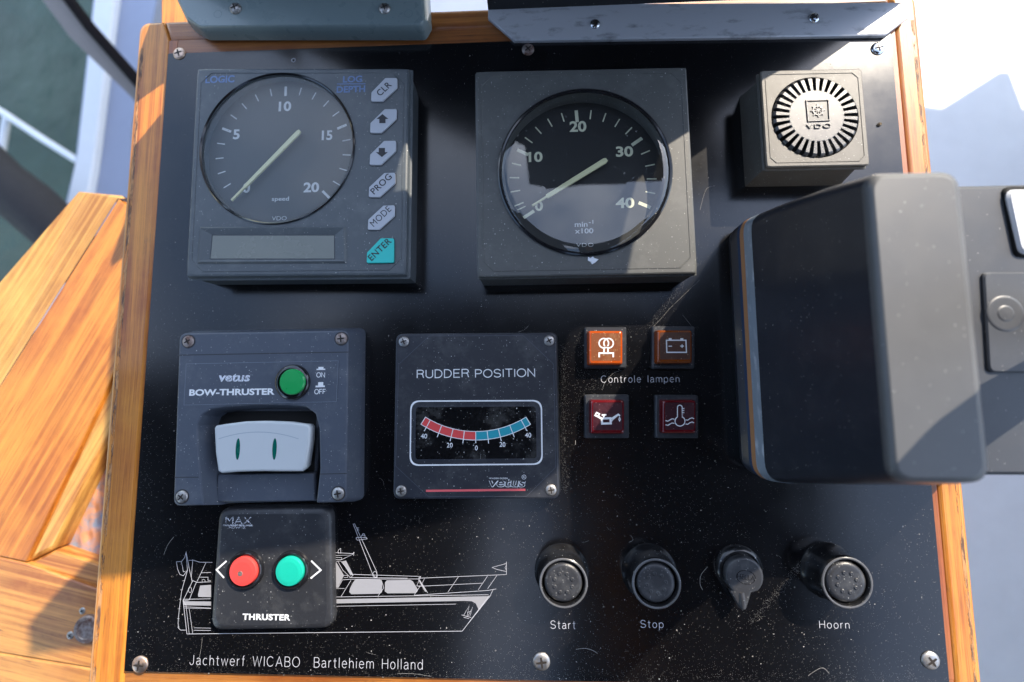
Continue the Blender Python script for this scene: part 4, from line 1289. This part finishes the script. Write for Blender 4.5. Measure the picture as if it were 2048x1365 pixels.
# push button
cb = W(*c5(898, 437), H)
MB().lathe(cb, [(9.4 * .88, H + .2), (9.2 * .88, H + 1.2), (8.4 * .88, H + 1.9), (7.2 * .88, H + 2.2), (6.9 * .88, H + 1.4)], 56, True, False).build('button_collar', 'bezel', bt)
cb2 = W(*c5(886, 435), H + 3.5)
MB().lathe(cb2, [(5.9, H + .6), (5.9, H + 3.0), (5.5, H + 3.5), (0.05, H + 3.6)], 48).build('push_button', 'green', bt)
# rocker
HR = 13.5
rk = [(342, 760), (352, 742), (420, 730), (560, 712), (700, 708), (860, 714), (1000, 732), (1018, 755), (1012, 860), (985, 1035), (960, 1063), (820, 1064), (680, 1062), (520, 1066), (392, 1076), (368, 1060), (350, 930)]
q = cw(c5, rk, HR)
MB().prism(q, [(3.6, 2.5), (8, .4), (HR - .9, 0), (HR - .25, .3), (HR, 1.0)], 0, 0).build('rocker', 'rocker', bt, sharp=50)
rl = MB()
arc = [(x, 792 + 48 * ((x - 655) / 280) ** 2 - 6) for x in range(375, 940, 40)]
rl.stroke(cw(c5, arc, HR), .35, HR + .03)
M['faint'] = flat('faint_seam', (0.36, 0.42, 0.47))
rl.build('rocker_seam', 'faint', bt, tri=True)
for x in (510, 767):
    p = W(*c5(x, 905), HR)
    MB().lathe(p, [(4.9, HR - .1), (4.9, HR + .04), (4.5, HR + .12), (.1, HR + .14)], 32, sx=.21, sy=1).build('indicator_slot', 'green_lens', bt)
for x, y, mt, a in ((165, 152, 'rust', .5), (1235, 133, 'rust', .1), (120, 1238, 'steel', .9), (1213, 1215, 'steel', .2)):
    p = W(*c5(x, y), H)
    MB().lathe(p, [(3.35, H - .05), (3.35, H + .04)], 28).build('screw_well', 'ink_black', bt)
    screw(bt, (p[0], p[1], H + .05), 2.75, mt, a)

# ------------------------------------------------------------------ rudder position gauge
H = 8.0
rg = thing('rudder_gauge', 'black square rudder position gauge with red and teal curved scale', 'gauge', (*W2(955, 832, 0), 0))
q = cw(c6, [(112, 100), (1270, 92), (1290, 1288), (92, 1290)], H)
MB().prism(q, [(0, -.9), (5, -.3), (H - 1.0, 0), (H - .3, .25), (H, .9)], 3.4, 6).build('case', 'rudder', rg)
oc = [(355, 116), (1030, 113), (1248, 318), (1262, 1060), (1050, 1272), (350, 1272), (112, 1050), (135, 320)]
q8 = cw(c6, oc, H)
MB().prism(q8, [(H - .02, 0), (H + .2, 0), (H + .28, .12)], 1.6, 3).build('face_label', 'rudder_face', rg)
M['edge_dark'] = flat('dark_edge_line', (0.10, 0.11, 0.14))  # thin grey line around the face label
mb = MB(); ring_line(mb, q8, .13, H + .3, 1.4, 3); mb.build('label_edge', 'edge_dark', rg, tri=True)
z = H + .32
mb = MB(); stroke_text(mb, 'RUDDER', *c6(452, 387), 370 / 3.5925, 56 / 3.5925, H + .28, .42, z, .14, .012); mb.build('lettering', 'ink', rg, tri=True)
mb = MB(); stroke_text(mb, 'POSITION', *c6(898, 383), 425 / 3.5925, 56 / 3.5925, H + .28, .42, z, .14, .012); mb.build('lettering', 'ink', rg, tri=True)
wq = cw(c6, [(218, 580), (1164, 576), (1170, 1042), (212, 1050)], H + .28)
mb = MB(); ring_line(mb, wq, .62, z, 4.4, 8); mb.build('window_border', 'ink', rg, tri=True)
iq = cw(c6, [(248, 618), (1130, 612), (1136, 1006), (244, 1014)], H + .28)
mb = MB(); ring_line(mb, iq, .25, z + .1, 2.2, 6)
MB().prism(iq, [(H + .28, 0), (H + .38, 0), (H + .42, .3)], 2.0, 6).build('window_edge', 'rudder', rg)
MB().prism(iq, [(H + .40, .7), (H + .46, .7)], 1.6, 6).build('window', 'window', rg)
z = H + .50
cc_ = (688, 122)
def arcpt(rad_, deg):
    return c6(cc_[0] + rad_ * math.sin(math.radians(deg)), cc_[1] + rad_ * math.cos(math.radians(deg)))
DIV = [-32, -28.6, -21, -13.8, -6.9, 0, 6.9, 13.8, 21, 28.6, 32]
for k in range(10):
    a, b = DIV[k], DIV[k + 1]
    n_ = 4
    pts = [arcpt(683, a + (b - a) * i / n_) for i in range(n_ + 1)] + [arcpt(740, b - (b - a) * i / n_) for i in range(n_ + 1)]
    MB().poly([(x, y, z) for x, y in ccw([W2(*p, H + .46) for p in pts])]).build('scale_segment', 'red_ink' if k < 5 else 'teal_ink', rg, tri=True)
mb = MB()
for i_, rad_ in enumerate((681, 742)):
    mb.stroke([W2(*arcpt(rad_, -32 + 64 * i / 32), H + .46) for i in range(33)], .30, z + .03 + i_ * .004)
for i_, a in enumerate(DIV):
    r0, r1_ = (679, 772) if abs(a) < 31 else (679, 744)
    if a == 0: r1_ = 764
    mb.stroke([W2(*arcpt(r0, a), H + .46), W2(*arcpt(r1_, a), H + .46)], .36, z + .045 + i_ * .002)
mb.build('scale_marks', 'ink', rg, tri=True)
for s, x, y, w in (('40', 316, 836, 45), ('20', 501, 901, 42), ('0', 692, 921, 20), ('20', 880, 896, 42), ('40', 1064, 829, 44)):
    mb = MB(); text_px(mb, s, *c6(x, y), w / 3.5925, 34 / 3.5925, H + .46, z, weight=.005); mb.build('numeral', 'ink', rg, tri=True)
z = H + .34
mb = MB(); mb.poly([(x, y, z) for x, y in ccw(cw(c6, [(331, 1221), (1044, 1213), (1045, 1229), (331, 1237)], H + .28))]); mb.build('red_stripe', 'pink_ink', rg, tri=True)
mb = MB(); text_px(mb, 'W.H.DEN OUDEN', *c6(850, 1139), 133 / 3.5925, 11 / 3.5925, H + .28, z, weight=.01); mb.build('lettering', 'ink', rg, tri=True)
# outlined maker's name: white letters with a dark core
mb = MB(); text_px(mb, 'vetus', *c6(914, 1173), 264 / 3.5925, 60 / 3.5925, H + .28, z, weight=.045, shear=.15, spacing=.98); mb.build('lettering', 'ink', rg, tri=True)
mb = MB(); text_px(mb, 'vetus', *c6(914, 1173), 257 / 3.5925, 53 / 3.5925, H + .28, z + .03, weight=.012, shear=.15, spacing=1.005); mb.build('lettering', 'rudder_face', rg, tri=True)
mb = MB()
cR = W(*c6(1034, 1130), H + .28)
for i in range(1):
    mb.stroke([(cR[0] + .95 * math.cos(k * .3927), cR[1] + .95 * math.sin(k * .3927)) for k in range(16)], .18, z, True)
text_px(mb, 'R', *c6(1034, 1130), 13 / 3.5925, 15 / 3.5925, H + .28, z)
mb.build('registered_mark', 'ink', rg, tri=True)
for x, y, a in ((172, 157, .35), (1215, 150, .5), (152, 1230, .2), (1229, 1222, .15)):
    p = W(*c6(x, y), H)
    MB().lathe(p, [(3.0, H - .05), (3.0, H + .05)], 28).build('screw_well', 'ink_black', rg)
    screw(rg, (p[0], p[1], H + .06), 2.5, 'steel', a)

# ------------------------------------------------------------------ warning lamps
M['amber_face'] = plastic('dusty_amber_face', (0.19, 0.055, 0.014), 0.3, dust=0.6, coat=0.2, grain=0.5, dust_col=(0.65, 0.45, 0.22))
M['amber_dim_face'] = plastic('shaded_amber_face', (0.07, 0.024, 0.012), 0.3, dust=0.2, coat=0.2, grain=0.5, dust_col=(0.4, 0.25, 0.15))  # amber face darkened the same way for the shaded lamp
M['ruby_face'] = plastic('dusty_ruby_face', (0.035, 0.005, 0.010), 0.3, dust=0.25, coat=0.2, grain=0.5, dust_col=(0.4, 0.2, 0.22))
def rr_poly(c, x0, y0, x1, y1, h):
    return cw(c, [(x0, y0), (x1, y0), (x1, y1), (x0, y1)], h)
def lamp(label, base, cap, mat, icon):
    t = thing('warning_lamp', label, 'lamp', (*W2(*c7((base[0] + base[2]) / 2, (base[1] + base[3]) / 2), 0), 0), 'square warning lamps around the lettering')
    HB, HC = 2.6, 6.6
    MB().prism(rr_poly(c7, *base, HB), [(0, -.1), (HB - .5, 0), (HB, .5)], .8, 3).build('base', 'lampbase', t)
    q = rr_poly(c7, *cap, HC)
    MB().prism(q, [(HB - .02, -.3), (HC - .9, 0), (HC - .3, .2), (HC, .8)], 1.1, 4).build('lens', mat, t, sharp=50)
    q2 = rr_poly(c7, cap[0] + 26, cap[1] + 24, cap[2] - 22, cap[3] - 38, HC)
    MB().prism(q2, [(HC - .02, 0), (HC + .03, 0)], .8, 3).build('symbol_plate', mat + '_face', t)
    mb = MB(); icon(mb, HC + .03, HC + .07)
    mb.build('symbol', 'ink', t, tri=True)
    return t
def S7(mb, pts, w, h, z, closed=False, k=[0]):
    k[0] = (k[0] + 1) % 12
    mb.stroke(cw(c7, pts, h), w, z + .004 * k[0], closed)
def circ(cx_, cy_, r, n=24, a0=0, a1=360):
    return [(cx_ + r * math.cos(math.radians(a0 + (a1 - a0) * i / n)), cy_ + r * math.sin(math.radians(a0 + (a1 - a0) * i / n))) for i in range(n + 1)]
def icon_glow(mb, h, z):
    S7(mb, circ(342, 288, 48, 28, 60, 400), .62, h, z)
    S7(mb, circ(390, 288, 48, 28, 120, -220), .62, h, z)
    S7(mb, [(344, 336), (344, 388), (295, 388), (295, 430)], .72, h, z)
    S7(mb, [(384, 336), (384, 388), (437, 388), (437, 430)], .72, h, z)
    S7(mb, [(340, 389), (388, 389)], .72, h, z)
def icon_batt(mb, h, z):
    S7(mb, [(975, 258), (1172, 258), (1177, 380), (979, 380)], .55, h, z, True)
    for x in (1012, 1130):
        mb.poly([(a, b, z + .05) for a, b in ccw(cw(c7, [(x - 15, 237), (x + 15, 237), (x + 15, 252), (x - 15, 252)], h))])
    S7(mb, [(996, 318), (1031, 318)], .45, h, z)
    S7(mb, [(1114, 317), (1152, 317)], .45, h, z)
    S7(mb, [(1133, 300), (1133, 334)], .45, h, z)
def icon_oil(mb, h, z):
    P = [(322, 1050), (408, 1046), (412, 1098), (325, 1101)]
    S7(mb, P, .95, h, z, True)
    S7(mb, [(322, 1052), (268, 1020)], .95, h, z)
    S7(mb, [(270, 990), (297, 1004), (283, 1032), (254, 1018)], .7, h, z, True)
    S7(mb, [(408, 1058), (488, 1008), (505, 1022)], .75, h, z)
    S7(mb, [(412, 1090), (430, 1062), (488, 1014)], .45, h, z)
    S7(mb, [(343, 1042), (343, 1022)], .8, h, z); S7(mb, [(320, 1014), (368, 1013)], .75, h, z)
    S7(mb, [(501, 1038), (493, 1058), (501, 1074), (510, 1058)], .4, h, z, True)
def icon_temp(mb, h, z):
    S7(mb, [(1086, 1035), (1086, 940)] + circ(1110, 938, 24, 10, 180, 360) + [(1134, 1035)] + circ(1112, 1076, 50, 26, -62, 240), .42, h, z)
    for y in (948, 968, 990): S7(mb, [(1136, y), (1156, y)], .38, h, z)
    for dy in (0, 42):
        S7(mb, [(966, 1070 + dy), (990, 1076 + dy), (1010, 1064 + dy), (1030, 1052 + dy), (1056, 1056 + dy)], .4, h, z)
        S7(mb, [(1168, 1062 + dy), (1190, 1066 + dy), (1212, 1050 + dy), (1234, 1042 + dy), (1255, 1052 + dy)], .4, h, z)
lamp('bright amber lamp with preheating coil symbol, upper left of the four lamps', (150, 125, 572, 540), (188, 162, 533, 503), 'amber', icon_glow)
lamp('amber lamp in a shaded brown tone with battery symbol, upper right of the four lamps', (835, 115, 1265, 545), (882, 155, 1238, 490), 'amber_dim', icon_batt)
lamp('dark red lamp with oil can symbol, below the lit amber lamp', (150, 810, 598, 1250), (208, 864, 550, 1205), 'ruby', icon_oil)
lamp('dark red lamp with thermometer in waves symbol, below the battery lamp', (868, 815, 1300, 1250), (935, 864, 1278, 1202), 'ruby', icon_temp)

# ------------------------------------------------------------------ thruster pad
H = 4.6
tp = thing('thruster_pad', 'black rounded thruster pad with red and green round push buttons', 'control', (*W2(540, 1140, 0), 0))
q = cw(c8, [(292, 50), (940, 50), (940, 745), (258, 750)], H)
q = pw([(437, 1020), (659, 1018), (663, 1258), (420, 1262)], H)
MB().prism(q, [(0, -.5), (2.6, -.4), (3.6, 0), (4.2, .7), (H, 2.2)], 5.5, 6).build('case', 'pad', tp, sharp=60)
for x, y, mt, lb in ((440, 411, 'red_btn', 'coral red push button with a dark dent'), (704, 411, 'teal_btn', 'sea green push button')):
    p = W(*c8(x, y), H + 3)
    MB().lathe(W(*c8(x + 6, y - 4), H + 2), [(8.8, H - .1), (8.6, H + 1.2), (8.0, H + 1.9), (7.2, H + 1.7), (7.1, H)], 48, True, False).build('button_collar', 'bezel', tp)
    o = MB().lathe(p, [(6.6, H - .1), (6.6, H + 2.3), (6.2, H + 2.9), (4.5, H + 3.15), (.05, H + 3.2)], 48).build('push_button', mt, tp)
    o['label'] = lb
    if mt == 'red_btn':
        pd = W(*c8(427, 421), H + 3.2)
        d_ = MB().lathe(pd, [(1.25, H + 3.15), (1.1, H + 3.3), (.05, H + 3.32)], 16).build('dent', 'rust', tp); d_.parent = o
mb = MB()
mb.stroke(cw(c8, [(350, 348), (294, 398), (336, 444)], H), .75, H + .04)
mb.build('arrow_mark', 'ink', tp, tri=True)
mb = MB()
mb.stroke(cw(c8, [(832, 347), (886, 400), (828, 447)], H), .75, H + .04)
mb.build('arrow_mark', 'ink', tp, tri=True)
mb = MB(); text_px(mb, 'THRUSTER', *c8(577, 667), 272 / 2.844, 36 / 2.844, H, H + .04, weight=.035, spacing=1.08); mb.build('lettering', 'ink', tp, tri=True)
mb = MB(); text_px(mb, 'MAX', *c8(419, 118), 150 / 2.844, 42 / 2.844, H, H + .04, weight=.0); text_px(mb, 'POWER', *c8(412, 158), 95 / 2.844, 14 / 2.844, H, H + .04, weight=.02)
mb.stroke(cw(c8, [(330, 145), (500, 146)], H), .7, H + .05)
mb.build('lettering', 'ink_very_worn', tp, tri=True)

# ------------------------------------------------------------------ rubber push buttons
def rb_at(front, hgt, rb, rt, label, turn):
    f = W(*front, hgt)
    x, y = f[0], f[1]
    t = thing('push_button_switch', label, 'button', (x, y, 0), 'black rubber push buttons along the bottom')
    MB().lathe((x, y), [(rb, 0), (rb, .7), (rb - .5, 1.3), (rb - .8, 2.2), (rt + .5, 3.0), (rt + .3, hgt * .5), (rt + .1, hgt - 2.2), (rt + .1, hgt - .6), (rt - .35, hgt), (rt - 1.1, hgt), (rt - 1.5, hgt - .6), (rt - 1.6, hgt - 3)], 64, True, False).build('sleeve', 'rubber', t, sharp=50)
    MB().lathe((x, y), [(rt - .15, hgt - .12), (rt - .45, hgt + .1), (rt - .8, hgt + .1), (rt - 1.15, hgt - .05)], 64, False, False).build('rim_highlight', 'rim_highlight', t, sharp=80)
    rc = rt - 2.5
    MB().lathe((x, y), [(rc + .3, hgt - 3), (rc + .2, hgt - 1.6), (rc - .2, hgt - .8), (rc - 1.2, hgt - .35), (rc - 2.0, hgt - .3), (.05, hgt - .25)], 64).build('cap', 'rubber_cap', t, sharp=60)
    for k in range(8):
        a = k * math.pi / 4 + turn
        MB().lathe((x + rc * .5 * math.cos(a), y + rc * .5 * math.sin(a)), [(.95, hgt - .35), (.85, hgt - .05), (.55, hgt + .12), (.3, hgt + .02), (.02, hgt - .05)], 14).build('nub', 'rubber_cap', t, sharp=70)
    return t
M['rim_highlight'] = plastic('pale_rim_highlight', (0.10, 0.10, 0.105), 0.3, dust=0.3, coat=0.2)  # pale dusty ring, the rim's highlight put into its colour
HBt = 12.5
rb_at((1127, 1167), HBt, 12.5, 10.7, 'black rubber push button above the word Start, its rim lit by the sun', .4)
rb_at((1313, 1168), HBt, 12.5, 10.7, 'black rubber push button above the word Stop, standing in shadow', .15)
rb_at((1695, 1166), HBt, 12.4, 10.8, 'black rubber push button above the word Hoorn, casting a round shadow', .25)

# ------------------------------------------------------------------ socket cover with tab
H = 7.0
sc_ = thing('socket_cover', 'round black socket cover with a pointed pull tab hanging down', 'cover', (*W2(1483, 1143, 0), 0))
p = W(1482, 1142, 3)
MB().lathe(p, [(10.3, 0), (10.3, 1.6), (9.6, 2.6), (8.6, 3.0), (8.3, 2.2), (.1, 2.2)], 56).build('socket_ring', 'rubber', sc_, sharp=50)
p = W(1490, 1154, H)
ang = [math.radians(a) for a in range(-48, 229, 12)]
Rc = 8.3
tipx, tipy = W2(*c10(275, 515), H)
pts = [(p[0] + Rc * math.cos(a), p[1] + Rc * math.sin(a)) for a in ang]
tl, tr = W2(*c10(252, 500), H), W2(*c10(298, 500), H)
pts += [W2(*c10(195, 395), H), tl, (tipx, tipy), tr, W2(*c10(328, 400), H)]
MB().prism(pts, [(2.3, .6), (H - 2.2, 0), (H - .6, .1), (H - .15, .4), (H, 1.1)], 0, 0).build('cap', 'rubber_cap', sc_, sharp=60)
mb = MB()
e = W(*c10(290, 300), H)
a0_ = math.radians(-8)
for i_, (ra, rb_) in enumerate(((4.1, 2.9),)):
    mb.stroke([(e[0] + ra * math.cos(t) * math.cos(a0_) - rb_ * math.sin(t) * math.sin(a0_), e[1] + ra * math.cos(t) * math.sin(a0_) + rb_ * math.sin(t) * math.cos(a0_)) for t in [k * .2618 for k in range(24)]], .25, H + .06, True)
letter(mb, 'HELLA', e, 7.6, 2.0, H + .06, ang=a0_, weight=-.01)
mb.build('embossed_mark', 'rubber', sc_, tri=True)
rdg = MB()
b0, b1_ = W(*c10(262, 400), H), W(*c10(276, 500), H)
rdg.tube([(b0[0], b0[1], H - .9), ((b0[0] + b1_[0]) / 2, (b0[1] + b1_[1]) / 2, H - .5), (b1_[0], b1_[1], H - .6)], [1.5, 1.6, 1.1], 14)
rdg.build('pull_tab_ridge', 'rubber_cap', sc_)

# ------------------------------------------------------------------ engine control at the right
ec = thing('engine_control', 'large matt black engine control housing with silver trim at the right edge', 'engine control', (*W2(1680, 690, 0), 0))
def lvl(l, t, r, b, h):
    """box outline in the pixels of that height"""
    return [(W(l, (t + b) / 2, h)[0], W((l + r) / 2, b, h)[1]), (W(r, (t + b) / 2, h)[0], W((l + r) / 2, b, h)[1]), (W(r, (t + b) / 2, h)[0], W((l + r) / 2, t, h)[1]), (W(l, (t + b) / 2, h)[0], W((l + r) / 2, t, h)[1])]
def stack(name, mat, levels, r, sharp=40, cap0=True, cap1=True, seg=6):
    return MB().loops([[(x, y, h) for x, y in rp(lvl(l, t, rr, b, h), r_ if r_ else r, seg, 0)] for (l, t, rr, b, h, r_) in levels], cap0, cap1).build(name, mat, ec, sharp=sharp)
Rb = 1790
stack('base_flange', 'throttle', [(1468, 452, Rb, 944, 0, 9), (1472, 447, Rb, 950, 7, 9), (1486, 436, Rb + 10, 958, 9.8, 9)], 9)
stack('trim_line', 'stripe_blue', [(1486, 435, Rb + 10, 959, 9.85, 9), (1492, 432, Rb + 10, 962, 11.2, 9)], 9)
stack('trim_line', 'stripe_orange', [(1491.5, 432, Rb + 10, 961.5, 11.25, 9), (1500, 428, Rb + 12, 964.5, 13.4, 9)], 9)
stack('silver_trim', 'stripe_silver', [(1499.5, 428, Rb + 12, 964.5, 13.45, 9), (1517, 421, Rb + 15, 967, 18.6, 9)], 9)
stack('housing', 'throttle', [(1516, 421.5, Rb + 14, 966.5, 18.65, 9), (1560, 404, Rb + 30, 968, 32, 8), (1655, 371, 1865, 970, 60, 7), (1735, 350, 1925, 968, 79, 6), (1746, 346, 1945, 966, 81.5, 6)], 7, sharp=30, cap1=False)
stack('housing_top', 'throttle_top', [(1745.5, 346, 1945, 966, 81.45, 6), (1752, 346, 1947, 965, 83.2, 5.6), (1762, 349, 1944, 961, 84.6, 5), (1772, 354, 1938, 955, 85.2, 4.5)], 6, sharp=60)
# rear part of the control, lower and further right
e2 = MB()
H2 = 52
e2.loops([[(x, y, h) for x, y in rp(lvl(l, t, r, b, h), rr, 6, 0)] for (l, t, r, b, h, rr) in [(1790, 455, 1950, 905, 2, 5), (1880, 375, 2150, 950, H2 - 4, 5), (1885, 371, 2180, 950, H2 - 1.2, 5), (1892, 376, 2175, 944, H2, 4)]])
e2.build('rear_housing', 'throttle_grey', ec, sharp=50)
e3 = MB().prism(pw([(1978, 542), (2160, 542), (2165, 745), (1990, 745)], H2 + 3), [(H2 - .1, 0), (H2 + .7, 0), (H2 + 1.2, .5)], 2, 4); e3.build('hub_plate', 'throttle_grey', ec)
pc_ = W(2022, 626, H2 + 3)
MB().lathe(pc_, [(6.6, H2 + 1.1), (6.4, H2 + 1.35), (5.4, H2 + 1.3), (3.0, H2 + 1.25), (2.4, H2 + 1.45), (.05, H2 + 1.5)], 40).build('hub_cap', 'throttle_grey', ec, sharp=60)
e4 = MB().prism(pw([(1980, 374), (2012, 374), (2030, 392), (2050, 530), (2180, 530), (2180, 372)], H2 + 3), [(H2, -.2), (H2 + 2.2, 0), (H2 + 3, .8)], 2, 4)
M['white_cap'] = plastic('white_lever_boot', (0.62, 0.63, 0.65), 0.35)
MB().prism(pw([(2006, 372), (2175, 372), (2175, 514), (2034, 514)], H2 + 1), [(H2, 0), (H2 + .5, 0), (H2 + 1, .4)], 3, 4).build('collar_seal', 'cavity', ec)
e4b = MB().prism(pw([(2014, 378), (2170, 378), (2170, 508), (2042, 508)], H2 + 2), [(H2, 0), (H2 + 1.2, 0), (H2 + 2, .8)], 3, 4); e4b.build('lever_collar', 'white_cap', ec)
# lever arm added past the right edge, placed to shadow the housing top
sv = Vector((SUNV.x, SUNV.y, SUNV.z))
pA, pB = Vector(W(1800, 975, 85)), Vector(W(1985, 800, 85))
dirr = (pB - pA).normalized()
lev = MB()
hub = Vector(W(2150, 640, H2 + 4))
cA = pA + sv * 88 + Vector((0, -10, 0)); cB = pB + sv * 74 + Vector((4, -8, 0))
lev.tube([tuple(hub), tuple(hub + Vector((14, 4, 16))), tuple(cB + Vector((10, 6, -6))), tuple((cA + cB) / 2), tuple(cA - dirr * 2)], [6, 7, 11, 14, 12], 16)
lev.build('control_lever', 'throttle', ec)

# ------------------------------------------------------------------ grey green unit at the top
gu = thing('grey_green_unit', 'low grey green plastic unit with two steel screws over the top edge', 'unit', (*W2(610, 60, 0), 0))
H = 9.0
P0 = [(240, 170), (320, 217), (1488, 217), (1520, 160), (1508, -40), (1500, -220), (60, -220), (145, -30)]
q0 = cw(c11, P0, 0.5)
P1 = [(205, 90), (265, 138), (1455, 128), (1470, 112), (1452, -60), (1445, -260), (20, -260), (128, -60)]
q1_ = [W2(*c11(*p), H) for p in P1]
def lerp_poly(a, b, t):
    return [(p[0] * (1 - t) + q[0] * t, p[1] * (1 - t) + q[1] * t) for p, q in zip(a, b)]
ls = []
for t, z, ins, in ((0, .3, 0), (.04, 2, 0), (.2, 5.5, 0), (.55, 8.0, 0), (.85, 8.8, 0), (1.0, H, 0)):
    pl = lerp_poly(q0, q1_, t if t < .99 else 1.0)
    rlist = [4, 5, 3, 4, .5, 4, 4, .5]
    if area(pl) < 0:
        rlist = rlist[::-1]
    ls.append([(x, y, z) for x, y in rp(pl, rlist, 5, 0)])
MB().loops(ls).build('base', 'green_case', gu, sharp=50)
for x, y, r in ((463, 50, 3.1), (1265, 50, 3.0)):
    screw(gu, (*W2(*c11(x, y), H), H), r, 'steel', .4, dome=.5)
mb = MB()
for i, (x, y) in enumerate(((366, 77), (1393, 74))):
    p = W(*c11(x, y), H)
    mb.stroke([(p[0] + 2.05 * math.cos(k * .2618), p[1] + 2.05 * math.sin(k * .2618)) for k in range(24)], .15, H + .04, True)
M['green_dark'] = flat('moulding_ring', (0.09, 0.15, 0.15))
mb.build('moulding_ring', 'green_dark', gu, tri=True)
def upright(name, mat, prof, y0, th, parent):
    """standing body in the plane through the picture row y0. A profile point is (x, h) or, with three
    numbers, the spot (px, py, h) of the panel on which that point of its outline casts its shadow"""
    Yf = W(1060, y0, 0)[1]
    pts = []
    for p in prof:
        if p[0] == 'mm':
            pts.append((p[1], p[2]))
        elif len(p) == 2:
            pts.append((W(p[0], y0, 0)[0], p[1]))
        else:
            g = W(*p)
            t = (Yf - g[1]) / SUNV.y
            pts.append((g[0] + SUNV.x * t, g[2] + SUNV.z * t))
    return MB().loops([[(x, Yf, z) for x, z in pts], [(x, Yf + th, z) for x, z in pts]]).build(name, mat, parent, sharp=30)
upright('shadow_upright', 'black_case', [(345, 6), (1000, 6), (1100, 10), (990, 200, 0), (930, 225, 0), (830, 262, 18.5), (809, 290, 18.5), (792, 350, 18.5), (792, 374, 18.5), (770, 450, 18.5), (700, 900, 0), (200, 900, 0), (240, 420, 0), (268, 301, 0), (323, 234, 0), (329, 156, 0), (268, 199, 0), (240, 219, 0)], -58, 5, gu)  # unseen body added behind the unit, outlined by the shadows it must cast

# ------------------------------------------------------------------ display on aluminium bracket
dp = thing('chart_display', 'black display unit on a grey aluminium bracket above the panel', 'display', (*W2(1400, 20, 0), 0))
HBk = 2.2
bq = pw([(976, 8), (976, 35), (1029, 81), (1773, 70), (1822, 32), (1822, 4)], HBk)
MB().prism(bq, [(0.2, 0), (HBk - .5, 0), (HBk, .5)], 0, 0).build('bracket', 'alu', dp)
for x, y in ((1190, 49), (1628, 37)):
    screw(dp, (*W2(x, y, HBk), HBk), 2.7, 'steel_clean', .6, dome=.45)
upright('bracket_foot', 'black_case', [(977, HBk), (1812, HBk), (1812, 8.5), (1714, 75, 0), (1629, 135, 0), (1000, 135, 0), (977, 20)], 24, 4, dp)
upright('display_body', 'black_case', [(1000, 136, 0), (1628, 136, 0), (1559, 142, 19), (1527, 160, 19), (1378, 264, 19), (1337, 290, 19), (1312, 312, 19), (1273, 458, 19), (1255, 548, 19), (1140, 665, 0), (1124, 720, 0), (1118, 860, 0), (1095, 960, 0), (1040, 1010, 0), ('mm', 131, 248), ('mm', 6, 262), ('mm', -8, 250), ('mm', -8, 130), ('mm', 0, 120), (790, 404, 18.5), (836, 396, 18.5), (834, 310, 18.5), (815, 288, 18.5), (730, 280, 18.5)], 24, 5, dp)

for o in SC.objects:
    if '_o' in o.keys():
        del o['_o']
